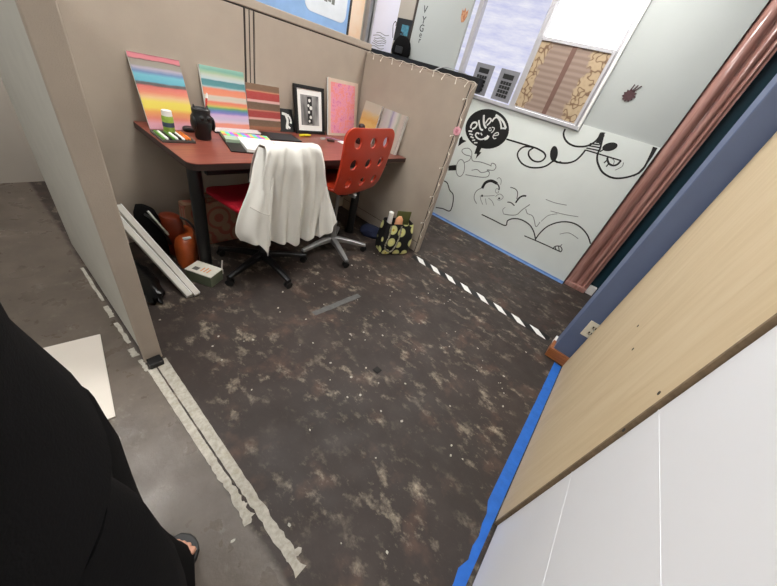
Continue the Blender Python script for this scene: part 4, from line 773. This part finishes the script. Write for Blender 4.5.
def office_chair(label, x, y, rz, metal, back_m, seat_m, back_z, back_h, back_w, back_off, seat_z, spin, base_r=0.29, seat_w=0.43):
    t = thing('office_chair', label, 'chair', (x, y, 0), (0, 0, rz), 'swivel chairs at the desk')
    # backrest: stands at -y, faces +y (the desk)
    bm = shell(back_w, back_h, True, lambda u, v: -0.014 * (1 - u * u) + 0.02 * (v * v))
    bmesh.ops.rotate(bm, cent=(0, 0, 0), matrix=Matrix.Rotation(R(7), 3, 'X'), verts=bm.verts)
    bmesh.ops.translate(bm, verts=bm.verts, vec=(0, -back_off, back_z))
    obj('backrest', bm, back_m, t, smooth=True, mods=(('SOLIDIFY', dict(thickness=0.014, offset=0)), ('BEVEL', dict(width=0.003, segments=2, limit_method='ANGLE')))) 
    bm = shell(seat_w, 0.42, False, lambda u, v: 0.02 * (u * u) + (0.025 * v if v < 0 else -0.03 * v * v) * 1.0, rr=0.2)
    bmesh.ops.rotate(bm, cent=(0, 0, 0), matrix=Matrix.Rotation(R(-90), 3, 'X'), verts=bm.verts)
    for v in bm.verts: v.co.y, v.co.z = v.co.y, seat_z + 0.012 + 0.02 * (v.co.x / 0.2) ** 2 * 0.6
    bmesh.ops.translate(bm, verts=bm.verts, vec=(0, 0.06, 0))
    obj('seat', bm, seat_m, t, smooth=True, mods=(('SOLIDIFY', dict(thickness=0.018, offset=0)),))
    bm = bmesh.new(); tube(bm, smoothline([(0, 0.02, seat_z - 0.02), (0, -0.14, seat_z - 0.025), (0, -back_off + 0.05, seat_z + 0.0), (0, -back_off + 0.04, back_z - back_h * 0.36)]), 0.016, 10); obj('back_support', bm, metal, t, smooth=True)
    bm = bmesh.new(); bx(bm, -0.09, 0.09, -0.1, 0.1, seat_z - 0.035, seat_z - 0.008, 0.006); obj('seat_plate', bm, M['black_metal'], t)
    bm = bmesh.new(); cyl(bm, (0, 0, 0.09), (0, 0, seat_z - 0.035), 0.014, seg=16); cyl(bm, (0, 0, 0.085), (0, 0, 0.26), 0.024, seg=18); obj('column', bm, metal, t, smooth=True)
    bm = bmesh.new(); cyl(bm, (0, 0, 0.07), (0, 0, 0.125), 0.036, 0.03, 20)
    for k in range(5):
        a = spin + 2 * PI * k / 5; d = Vector((math.cos(a), math.sin(a), 0)); n_ = Vector((-d.y, d.x, 0)); rows_ = []
        for r, z, hw, th in ((0.02, 0.115, 0.024, 0.035), (0.12, 0.105, 0.021, 0.028), (0.22, 0.085, 0.018, 0.022), (base_r, 0.068, 0.015, 0.016)):
            c_ = d * r + Vector((0, 0, z)); rows_.append([c_ + n_ * hw - Vector((0, 0, th)), c_ + n_ * hw, c_ + n_ * hw * 0.5 + Vector((0, 0, 0.006)), c_ - n_ * hw * 0.5 + Vector((0, 0, 0.006)), c_ - n_ * hw, c_ - n_ * hw - Vector((0, 0, th))])
        loft(bm, rows_)
    obj('star_base', bm, metal, t, smooth=True)
    for k in range(5):
        a = spin + 2 * PI * k / 5; d = Vector((math.cos(a), math.sin(a), 0)) * (base_r - 0.01); b2 = a + 0.9 * k
        w_ = Vector((math.cos(b2), math.sin(b2), 0)) * 0.012; bm = bmesh.new()
        for s in (-1, 1): cyl(bm, d + w_ * s * 0.6 + Vector((0, 0, 0.024)), d + w_ * s * 1.5 + Vector((0, 0, 0.024)), 0.024, seg=18)
        cyl(bm, d + Vector((0, 0, 0.024)), d + Vector((0, 0, 0.056)), 0.007, seg=10)
        obj('caster', bm, M['black'], t, smooth=True)
    return t
office_chair('orange-red swivel chair with nine round holes in its back and a steel star base', 1.635, 1.63, R(8), M['silver'], M['orange_red'], M['orange_red'], 0.788, 0.44, 0.555, 0.19, 0.55, R(-115), 0.30, 0.40)
wc = office_chair('red-seated swivel chair on a black star base under the white shirt', 1.02, 1.66, R(4), M['black_metal'], M['red_fabric'], M['red_fabric'], 0.66, 0.38, 0.285, 0.15, 0.47, R(-94), 0.31, 0.46)

# white shirt draped over the back of the second chair
sh = thing('draped_shirt', 'white long-sleeved shirt draped over the back of the swivel chair', 'shirt', (1.06, 1.44, 0.6))
def lerp_curve(pts, t):
    n = len(pts) - 1; f = min(max(t, 0), 0.9999) * n; i = int(f); u = f - i
    return tuple(a + (b - a) * u for a, b in zip(pts[i], pts[i + 1]))
def sheet(L, Q, nu, nv, depth):
    bm = bmesh.new(); rows_ = []
    Ls, Qs = smoothline(L, 6), smoothline(Q, 6)
    for j in range(nv + 1):
        t = j / nv; a = lerp_curve(Ls, t); b = lerp_curve(Qs, t); r_ = []
        for i in range(nu + 1):
            s = i / nu; x = a[0] + (b[0] - a[0]) * s; y = a[1] + (b[1] - a[1]) * s; z = a[2] + (b[2] - a[2]) * s
            y += depth(s, t); r_.append(bm.verts.new((x, y, z)))
        rows_.append(r_)
    for p, q in zip(rows_, rows_[1:]):
        for i in range(nu): bm.faces.new((p[i], p[i + 1], q[i + 1], q[i]))
    return bm
MODS = (('SOLIDIFY', dict(thickness=0.004, offset=0)), ('SUBSURF', dict(levels=1, render_levels=1)))
def fold(s, t):
    k = max(0, t - 0.04) / 0.96; k = k ** 0.6
    return -k * (0.026 * math.sin(s * 15 + 1.2 * t) + 0.020 * math.sin(s * 27 + 2.0 - 2 * t) + 0.009 * math.sin(s * 47 + 6 * t)) - 0.028 * math.sin(PI * s) * min(1, t * 3) + 0.012 * k
L = [(0.875, 1.56, 0.66), (0.885, 1.535, 0.80), (0.905, 1.505, 0.872), (0.895, 1.462, 0.868), (0.875, 1.452, 0.80), (0.862, 1.45, 0.68), (0.862, 1.445, 0.52), (0.862, 1.44, 0.365)]
Q = [(1.24, 1.56, 0.66), (1.24, 1.535, 0.80), (1.235, 1.505, 0.884), (1.245, 1.462, 0.878), (1.275, 1.452, 0.80), (1.30, 1.45, 0.68), (1.305, 1.445, 0.52), (1.295, 1.44, 0.325)]
bm = sheet(L, Q, 60, 70, lambda s, t: fold(s, max(0, (t - 0.36) / 0.64)) if t > 0.36 else 0.0)
for v in bm.verts:
    if v.co.z < 0.42 and v.co.y < 1.5: v.co.z -= 0.03 * math.sin((v.co.x - 0.86) / 0.44 * PI) + 0.008 * math.sin(v.co.x * 60)
for v in bm.verts:
    if v.co.y < 1.5: v.co.y -= 0.03
obj('body', loc(bm, sh), M['shirt'], sh, smooth=True, mods=MODS)
# left sleeve, hanging to a point
L = [(0.89, 1.49, 0.866), (0.852, 1.475, 0.78), (0.81, 1.45, 0.68), (0.742, 1.44, 0.545), (0.718, 1.435, 0.45), (0.742, 1.43, 0.38)]
Q = [(0.96, 1.47, 0.862), (0.945, 1.435, 0.76), (0.925, 1.41, 0.65), (0.91, 1.395, 0.54), (0.905, 1.39, 0.44), (0.89, 1.385, 0.36)]
bm = sheet(L, Q, 26, 40, lambda s, t: -0.03 * math.sin(PI * s) * (0.4 + t) - 0.010 * math.sin(s * 14 + 3 * t) * t)
for v in bm.verts:
    z = v.co.z
    if z < 0.46:
        k = (0.46 - z) / 0.10; u = (v.co.x - 0.742) / 0.17
        v.co.z -= k * (0.15 * max(0, u - 0.45) ** 1.3 / 0.5 - 0.02 * (1 - u))
obj('sleeve', loc(bm, sh), M['shirt'], sh, smooth=True, mods=MODS)
bm = bmesh.new(); tube(bm, smoothline([(0.79, 1.405, 0.595), (0.815, 1.385, 0.58), (0.85, 1.372, 0.56), (0.885, 1.372, 0.55)]), 0.0022, 6); obj('sleeve_seam', loc(bm, sh), M['seam'], sh, smooth=True)
# right sleeve
L = [(1.215, 1.425, 0.872), (1.24, 1.41, 0.75), (1.25, 1.405, 0.62), (1.255, 1.40, 0.50), (1.255, 1.395, 0.40), (1.265, 1.39, 0.315)]
Q = [(1.25, 1.465, 0.872), (1.30, 1.46, 0.77), (1.345, 1.465, 0.66), (1.39, 1.455, 0.54), (1.435, 1.445, 0.44), (1.455, 1.435, 0.38)]
bm = sheet(L, Q, 22, 40, lambda s, t: -0.028 * math.sin(PI * s) * (0.4 + t) - 0.010 * math.sin(s * 12 + 2 * t) * t)
obj('sleeve', loc(bm, sh), M['shirt'], sh, smooth=True, mods=MODS)

# ---------------------------------------------------------------- things under and beside the desk
# white planks leaning low against the back partition
for (x0, y0, x1, y1, z1, lab) in ((0.545, 1.56, 0.43, 2.225, 0.28, 'white board leaning low beside the left partition, the one next to the black bag'), (0.507, 1.565, 0.392, 2.225, 0.25, 'white board leaning low beside the left partition, the one nearer the partition end')):
    d = Vector((x1 - x0, y1 - y0, z1)); ang = math.atan2(-d.x, d.y); el = math.atan2(d.z, math.hypot(d.x, d.y)); l_ = d.length
    t = thing('white_plank', lab, 'board', (x0, y0, 0.004), (el, 0, ang), 'white leaning boards')
    bm = bmesh.new(); bx(bm, -0.03, 0.0, 0.0, l_, -0.0, 0.022, 0.002); obj('board', bm, mat('white_laminate', col(206, 202, 194), 0.5, var=0.03), t)
    bm = bmesh.new(); bx(bm, -0.002, 0.004, 0.0, l_, 0.0, 0.026, 0.001); obj('edge_strip', bm, M['white'], t)
bm = bmesh.new()
loft(bm, [ring((0.35, 1.80, z), rx, ry, 40, 0, 0.10, z * 90, 9) for z, rx, ry in ((0.001, 0.05, 0.20), (0.02, 0.065, 0.22), (0.045, 0.06, 0.20), (0.065, 0.04, 0.15), (0.075, 0.02, 0.08))])
tag(obj('black_sack', bm, mat('black_polythene', col(9, 9, 10), 0.3, bump=0.6, bscale=40), smooth=True), 'crumpled black plastic sack on the floor under the white leaning boards', 'bag')
# black bag and brown bag
t = thing('black_bag', 'soft black bag standing behind the white leaning boards', 'bag', (0.525, 2.13, 0))
bm = bmesh.new(); loft(bm, [ring((0, 0, z), rx, ry, 26, 0.2, 0.04, z * 30, 6) for z, rx, ry in ((0.002, 0.055, 0.11), (0.05, 0.06, 0.12), (0.16, 0.06, 0.12), (0.25, 0.05, 0.10), (0.30, 0.035, 0.08), (0.315, 0.015, 0.04))]); obj('body', bm, M['black_cloth'], t, smooth=True)
bm = bmesh.new(); tube(bm, smoothline([(-0.02, -0.05, 0.29), (0.0, -0.10, 0.27), (0.04, -0.13, 0.18), (0.06, -0.12, 0.10)]), 0.008); obj('strap', bm, M['black'], t, smooth=True)
bm = bmesh.new(); cyl(bm, (0.515, 2.05, 0.322), (0.557, 1.95, 0.225), 0.006, seg=12); cyl(bm, (0.557, 1.95, 0.225), (0.562, 1.935, 0.21), 0.009, 0.005, seg=12)
tag(obj('metal_tube', bm, M['chrome'], smooth=True), 'thin bright metal tube lying across the black bag', 'tube')
t = thing('leather_bag', 'orange-brown leather bag on the floor beside the black desk leg', 'bag', (0.632, 1.925, 0))
bm = bmesh.new(); loft(bm, [ring((0.0 + k * 0.012, 0.0 + k * 0.02, z), rx, ry, 28, -0.3, 0.03, z * 40, 5) for k, (z, rx, ry) in enumerate(((0.002, 0.05, 0.10), (0.03, 0.062, 0.115), (0.10, 0.064, 0.115), (0.15, 0.056, 0.105), (0.172, 0.042, 0.09)))]); obj('body', bm, M['brown_leather'], t, smooth=True)
bm = bmesh.new(); loft(bm, [ring((-0.01, 0.13, z), rx, ry, 24, 0.4, 0.03, z * 40, 5) for z, rx, ry in ((0.002, 0.04, 0.06), (0.14, 0.05, 0.075), (0.24, 0.055, 0.08), (0.275, 0.045, 0.06), (0.285, 0.02, 0.03))]); obj('upper_flap', bm, mat('dark_brown_leather', col(112, 42, 20), 0.35, var=0.2), t, smooth=True)
bm = bmesh.new(); tube(bm, smoothline([(0.02, 0.12, 0.27), (0.07, 0.05, 0.25), (0.09, -0.02, 0.16), (0.075, -0.05, 0.06)]), 0.007); obj('strap', bm, M['black'], t, smooth=True)
bm = bmesh.new(); bx(bm, 0.0, 0.045, -0.012, 0.008, 0.168, 0.178, 0.002); obj('tag', bm, M['paper'], t)
# small labelled box
t = thing('small_box', 'small white box with printed label and grey-green sides at the front of the leaning boards', 'box', (0.64, 1.69, 0), (0, 0, R(28)))
bm = bmesh.new(); bx(bm, -0.055, 0.055, -0.085, 0.085, 0, 0.075, 0.004); obj('body', bm, mat('sage_card', col(104, 112, 92), 0.7), t)
bm = bmesh.new(); bx(bm, -0.056, 0.056, -0.086, 0.086, 0.075, 0.082, 0.002); obj('lid', bm, mat('ivory_card', col(216, 212, 200), 0.7), t)
bm = bmesh.new(); bx(bm, -0.035, -0.003, 0.02, 0.055, 0.082, 0.0826); obj('printed_square', bm, mat('grey_ink', col(90, 88, 84), 0.7), t)
bm = bmesh.new()
for k in range(3): bx(bm, -0.03, 0.01 + 0.008 * (k % 2), -0.004 - k * 0.02, 0.004 - k * 0.02, 0.082, 0.0826)
obj('orange_print', bm, mat('orange_ink', col(222, 146, 92), 0.7), t)
bm = bmesh.new(); cyl(bm, (0.085, 0.07, 0.03), (0.10, 0.085, 0.09), 0.005, seg=10); cyl(bm, (0.085, 0.07, 0.0), (0.085, 0.07, 0.03), 0.008, seg=10); tag(obj('white_stick', bm, M['white']), 'short white stick beside the small white box', 'stick'); bpy.data.objects['white_stick'].location = (0.665, 1.63, 0)
# printed carrier bag
t = thing('carrier_bag', 'brown paper carrier bag with red scroll print behind the desk leg', 'bag', (0.90, 2.13, 0))
bm = bmesh.new(); loft(bm, [[Vector((sx * (0.19 - 0.02 * k), sy * (0.062 - 0.03 * k * (1 if k else 0)), z)) for sx, sy in ((-1, -1), (1, -1), (1, 1), (-1, 1))] for k, z in ((0, 0.001), (0.3, 0.15), (0.7, 0.31))]); obj('body', bm, M['printed_bag'], t)
bm = bmesh.new(); tube(bm, smoothline([(-0.07, -0.03, 0.30), (-0.05, -0.03, 0.37), (0.05, -0.03, 0.37), (0.07, -0.03, 0.30)]), 0.004); obj('handle', bm, mat('paper_cord', col(150, 110, 80), 0.8), t, smooth=True)

# flowered tote
t = thing('tote_bag', 'black tote bag printed with cream flowers at the foot of the short partition', 'bag', (2.13, 1.345, 0), (0, 0, R(-27)))
def rrect(cx_, cy_, hx, hy, z, n=6, r=0.03):
    out = []
    for (sx, sy, a0) in ((1, -1, -90), (1, 1, 0), (-1, 1, 90), (-1, -1, 180)):
        for k in range(n): a = R(a0 + k * 90 / (n - 1)); out.append(Vector((cx_ + sx * (hx - r) + r * math.cos(a), cy_ + sy * (hy - r) + r * math.sin(a), z)))
    return out
bm = bmesh.new()
loft(bm, [rrect(0, 0, hx, hy, z) for z, hx, hy in ((0.001, 0.125, 0.062), (0.02, 0.145, 0.08), (0.12, 0.15, 0.085), (0.22, 0.14, 0.075), (0.27, 0.13, 0.066), (0.268, 0.124, 0.060), (0.20, 0.12, 0.06))])
t.scale = (1, 1, 1.12); obj('body', bm, M['flower_cloth'], t, smooth=True)
for x0, x1, lab in ((-0.10, 0.0, None), (0.02, 0.11, None)):
    bm = bmesh.new(); tube(bm, smoothline([(x0, -0.072, 0.26), (x0 - 0.01, -0.098, 0.18), (x0 - 0.03, -0.11, 0.09), ((x0 + x1) / 2 - 0.02, -0.112, 0.05), (x1 - 0.03, -0.11, 0.10), (x1 - 0.01, -0.098, 0.18), (x1, -0.072, 0.26)]), 0.007)
    if x0 < 0: obj('handle', bm, mat('beaded_cord', col(176, 170, 150), 0.7, c2=col(30, 28, 26), scale=120), t, smooth=True)
    else: bm.free()
def inbag(name, lab, cat, m, fn):
    bm = bmesh.new(); fn(bm); o = tag(obj(name, bm, m, smooth=True), lab, cat); o.location = (2.13, 1.345, 0); o.scale = (1, 1, 1.12); o.rotation_euler = (0, 0, R(-27)); return o
inbag('folder', 'olive green folder sticking out of the flowered tote bag', 'folder', M['olive'], lambda b: bx(b, -0.02, 0.115, 0.02, 0.03, 0.12, 0.345, 0.002))
inbag('rolled_paper', 'white rolled paper sticking out of the flowered tote bag', 'paper roll', M['paper'], lambda b: cyl(b, (-0.086, 0.005, 0.12), (-0.09, 0.005, 0.34), 0.022, seg=16))
inbag('peach_cloth', 'peach cloth bunched at the mouth of the flowered tote bag', 'cloth', mat('peach_cloth', col(222, 160, 120), 0.8), lambda b: loft(b, [ring((-0.012, -0.022, z), r, r * 0.7, 16, 0.2, 0.1, z * 60, 3) for z, r in ((0.15, 0.03), (0.25, 0.04), (0.30, 0.035), (0.32, 0.015))]))
# dark blue cloth bag behind the chair
bm = bmesh.new(); loft(bm, [ring((2.18, 1.66, z), rx, ry, 22, 0.3, 0.05, z * 50, 5) for z, rx, ry in ((0.001, 0.08, 0.10), (0.03, 0.095, 0.12), (0.07, 0.08, 0.10), (0.09, 0.04, 0.05))])
tag(obj('navy_bundle', bm, mat('navy_cloth', col(26, 34, 62), 0.9), smooth=True), 'dark blue cloth bundle on the floor behind the flowered tote bag', 'cloth')

# string lights on the short partition
sl = thing('string_lights', 'white string of fairy lights along the short partition and down its end', 'fairy lights', (WX, 1.7, 1.41))
path = []
for i in range(31):
    y = 2.24 - i * (2.24 - 1.21) / 30; path.append((WX - 0.005 + 0.003 * math.sin(i * 2.3), y, 1.402 + 0.003 * math.sin(i * 1.9)))
path += [(WX + 0.0, 1.188, 1.396), (WX - 0.006, 1.184, 1.38)]
for i in range(30): path.append((WX - 0.007 + 0.004 * math.sin(i * 1.7), 1.205 + 0.010 * math.sin(i * 2.1), 1.34 - i * 0.041))
bm = bmesh.new(); tube(bm, smoothline(path, 3), 0.0022, 6); obj('wire', loc(bm, sl), mat('cream_wire', col(222, 214, 200), 0.6), sl, smooth=True)
for i in list(range(2, 30, 3)) + list(range(34, 62, 3)):
    p = Vector(path[i]); s = 1 if (i // 3) % 2 else -1; top = i < 31
    q = p + (Vector((-0.012, 0.01 * s, -0.035)) if top else Vector((-0.012, 0.022 * s, -0.012)))
    bm = bmesh.new(); cyl(bm, p, q, 0.0018, seg=6); ball(bm, q, (0.004, 0.004, 0.007), 10); obj('bulb', loc(bm, sl), mat('bulb_glass', col(240, 236, 224), 0.3) if 'bulb_glass' not in bpy.data.materials else bpy.data.materials['bulb_glass'], sl, smooth=True)
# loose wire on the far side of the short partition
bm = bmesh.new(); tube(bm, smoothline([(WX + 0.06, 1.60, 1.402), (WX + 0.25, 1.62, 1.45), (3.2, 1.75, 1.47), (LX + 0.02, 1.90, 1.479)], 6), 0.004, 6); tag(obj('loose_cable', bm, M['silver'], smooth=True), 'thin grey cable from the short partition to the black ledge', 'cable')
t = thing('paper_rosette', 'pale pink paper rosette on the end of the short partition', 'rosette', (WX - 0.004, 1.20, 1.085))
bm = bmesh.new()
for k in range(8):
    a = 2 * PI * k / 8; ball(bm, (-0.008, 0.020 * math.cos(a), 0.020 * math.sin(a)), (0.006, 0.013, 0.013), 10)
obj('petal', bm, M['pinkrose'], t, smooth=True)
bm = bmesh.new(); ball(bm, (-0.012, 0, 0), (0.006, 0.013, 0.013), 12); obj('centre', bm, mat('rose_centre', col(206, 128, 146), 0.7), t, smooth=True)

# ---------------------------------------------------------------- person beside the camera, facing +x
pr_ = thing('person', 'person in long black trousers, black top and black sandals at the lower left', 'person', (-0.15, 0.34, 0))
LY, RY = 0.085, -0.125          # left and right leg offsets in y
def limb(bm, pts, rad, seg=14):
    q = [Vector(p) for p in pts]
    for i in range(len(q) - 1):
        cyl(bm, q[i], q[i + 1], rad[i], rad[i + 1], seg); ball(bm, q[i], rad[i], 14)
    ball(bm, q[-1], rad[-1], 14)
bm = bmesh.new()
for y in (LY, RY):
    limb(bm, [(0.0, y * 0.85, 0.92), (0.01, y, 0.50), (-0.02, y, 0.10)], [0.082, 0.055, 0.036])
    limb(bm, [(-0.045, y, 0.055), (0.05, y, 0.05), (0.10, y, 0.045)], [0.032, 0.036, 0.034])
    s = 1 if y > 0 else -1
    for k, (dx, r) in enumerate(((0.157, 0.0135), (0.155, 0.0105), (0.147, 0.0095), (0.138, 0.009), (0.128, 0.0085))):
        yy = y + s * (-0.030 + 0.0155 * k + (0.004 if k else 0)); limb(bm, [(0.085, y + s * (-0.02 + 0.011 * k), 0.042), (dx - 0.012, yy, 0.040), (dx, yy, 0.038)], [0.016, r, r * 0.9], 10)
loft(bm, [ring((x, -0.02, z), rx, ry, 24) for z, x, rx, ry in ((0.86, 0, 0.10, 0.15), (0.96, 0, 0.105, 0.165), (1.08, 0, 0.095, 0.14), (1.24, 0, 0.108, 0.16), (1.36, -0.01, 0.10, 0.18), (1.42, -0.015, 0.06, 0.10), (1.45, -0.01, 0.05, 0.055), (1.53, 0.0, 0.048, 0.05))])
for s in (-1, 1):
    y0 = -0.02 + s * 0.185; y1 = -0.02 + s * 0.22
    limb(bm, [(-0.01, y0, 1.37), (-0.04, y1, 1.10), (-0.01, y1, 0.86)], [0.05, 0.038, 0.026])
    limb(bm, [(-0.01, y1, 0.86), (0.0, y1, 0.80), (0.005, y1, 0.77)], [0.026, 0.032, 0.03])
    for k in range(4): limb(bm, [(-0.022 + k * 0.018, y1, 0.77), (-0.024 + k * 0.019, y1 - s * 0.006, 0.73 - 0.004 * (1.5 - abs(k - 1.5))), (-0.022 + k * 0.018, y1 - s * 0.018, 0.69 - 0.006 * (1.5 - abs(k - 1.5)))], [0.0095, 0.0088, 0.0075], 10)
    limb(bm, [(0.02, y1, 0.82), (0.042, y1 - s * 0.012, 0.79), (0.046, y1 - s * 0.018, 0.755)], [0.012, 0.010, 0.008], 10)
ball(bm, (0.01, -0.02, 1.62), (0.092, 0.072, 0.112), 24); ball(bm, (0.04, -0.02, 1.575), (0.06, 0.052, 0.06), 20)
ball(bm, (0.108, -0.02, 1.60), (0.016, 0.012, 0.022), 12); ball(bm, (0.093, -0.02, 1.563), (0.010, 0.022, 0.006), 12)
for s in (-1, 1): ball(bm, (-0.005, -0.02 + s * 0.074, 1.61), (0.018, 0.010, 0.03), 12); ball(bm, (0.083, -0.02 + s * 0.03, 1.625), (0.012, 0.014, 0.009), 10)
body = obj('body', bm, M['skin'], pr_, smooth=True, mods=(('REMESH', dict(mode='VOXEL', voxel_size=0.0045, use_smooth_shade=True)), ('SMOOTH', dict(factor=0.5, iterations=4))))
for s in (-1, 1):
    bm = bmesh.new(); ball(bm, (0.092, -0.02 + s * 0.03, 1.626), (0.006, 0.009, 0.006), 12); obj('eye', bm, M['black'], pr_, smooth=True)
bm = bmesh.new(); loft(bm, [ring((x, -0.02, z), rx, ry, 28, 0, 0.02, z * 40, 9) for z, x, rx, ry in ((1.50, -0.055, 0.045, 0.075), (1.56, -0.045, 0.07, 0.086), (1.64, -0.03, 0.085, 0.088), (1.69, -0.012, 0.092, 0.083), (1.725, -0.005, 0.075, 0.065), (1.742, -0.005, 0.03, 0.03))]); obj('hair', bm, M['hair'], pr_, smooth=True)
# wide trousers: seat plus two legs with soft folds
bm = bmesh.new()
for y, ph in ((LY, 0.4), (RY, 2.0)):
    loft(bm, [ring((x, yy, z), rx, ry, 40, 0, 0.035 if z < 0.8 else 0.01, ph + z * 9, 6) for z, x, yy, rx, ry in ((0.03, 0.014, y - 0.035, 0.14, 0.14), (0.10, 0.006, y - 0.028, 0.135, 0.135), (0.25, 0.0, y, 0.126, 0.104), (0.40, 0.0, y, 0.122, 0.102), (0.55, 0.006, y, 0.124, 0.105), (0.70, 0.01, y * 0.98, 0.126, 0.106), (0.85, 0.008, y * 0.9, 0.128, 0.11), (0.93, 0.0, y * 0.8, 0.118, 0.105))])
loft(bm, [ring((0, -0.02, z), rx, ry, 40) for z, rx, ry in ((0.80, 0.11, 0.16), (0.88, 0.128, 0.195), (0.96, 0.125, 0.19), (1.04, 0.112, 0.165))])
obj('trousers', bm, M['black_cloth'], pr_, smooth=True)
bm = bmesh.new()
loft(bm, [ring((x, -0.02, z), rx, ry, 36, 0, 0.012, z * 25, 7) for z, x, rx, ry in ((0.94, 0, 0.138, 0.205), (1.08, 0, 0.118, 0.17), (1.24, 0, 0.126, 0.18), (1.36, -0.01, 0.116, 0.195), (1.415, -0.013, 0.085, 0.14), (1.445, -0.012, 0.062, 0.075))])
for s in (-1, 1):
    y0 = -0.02 + s * 0.175; y1 = -0.02 + s * 0.218; limb(bm, [(-0.01, y0, 1.365), (-0.035, y1, 1.12)], [0.064, 0.054])
obj('top', bm, M['black_cloth'], pr_, smooth=True)
for y in (LY, RY):
    s = 1 if y > 0 else -1
    bm = bmesh.new(); out = []
    for (x, w0, w1) in ((-0.09, -0.02, 0.02), (-0.075, -0.038, 0.036), (-0.02, -0.04, 0.04), (0.06, -0.05, 0.05), (0.12, -0.058, 0.052), (0.155, -0.054, 0.042), (0.172, -0.036, 0.02), (0.178, -0.016, 0.0)): out.append((x, y + s * w0, y + s * w1))
    poly = [(x, a, 0.0) for x, a, b in out] + [(x, b, 0.0) for x, a, b in out[::-1]]
    prism(bm, poly, (0, 0, 0.026)); sd = obj('sandal', bm, M['black'], pr_, mods=(('BEVEL', dict(width=0.005, segments=2)),))
    bm = bmesh.new(); rows_ = []
    for x, h in ((0.075, 0.062), (0.135, 0.052)):
        r_ = []
        for k in range(13):
            a = PI * k / 12; r_.append(Vector((x, y + 0.054 * math.cos(a), 0.022 + (h - 0.016) * math.sin(a))))
        rows_.append(r_ + [p + Vector((0, (y - p.y) * 0.08, -0.005)) for p in r_[::-1]])
    loft(bm, rows_); obj('sandal_strap', bm, M['black'], sd, smooth=True)

# ---------------------------------------------------------------- camera, world, view
cam_d = bpy.data.cameras.new('camera'); cam = bpy.data.objects.new('camera', cam_d); C.objects.link(cam)
F = 299.49
cam_d.sensor_fit = 'HORIZONTAL'; cam_d.sensor_width = 36.0; cam_d.lens = F * 36.0 / 777.0
cam_d.shift_x = (388.5 - 387.5) / 777.0; cam_d.shift_y = -(293.0 - 291.5) / 777.0
cam_d.clip_start = 0.02
yaw, pitch, roll = R(59.70538), R(35.44209), R(17.17039)
fwd = Vector((math.sin(yaw) * math.cos(pitch), math.cos(yaw) * math.cos(pitch), -math.sin(pitch)))
rt = Vector((math.cos(yaw), -math.sin(yaw), 0)); up = rt.cross(fwd)
r2 = math.cos(roll) * rt + math.sin(roll) * up; u2 = -math.sin(roll) * rt + math.cos(roll) * up
cam.matrix_world = Matrix(((r2.x, u2.x, -fwd.x, 0.0), (r2.y, u2.y, -fwd.y, 0.0), (r2.z, u2.z, -fwd.z, 1.33), (0, 0, 0, 1)))
sc = bpy.context.scene; sc.camera = cam
w = bpy.data.worlds.new('world'); sc.world = w; w.use_nodes = True
bg = w.node_tree.nodes['Background']; bg.inputs[0].default_value = (0.8, 0.9, 1.0, 1); bg.inputs[1].default_value = 1.0
vs = sc.view_settings; vs.view_transform = 'Standard'; vs.look = 'None'; vs.gamma = 1.0; vs.exposure = 0.0; vs.use_curve_mapping = False
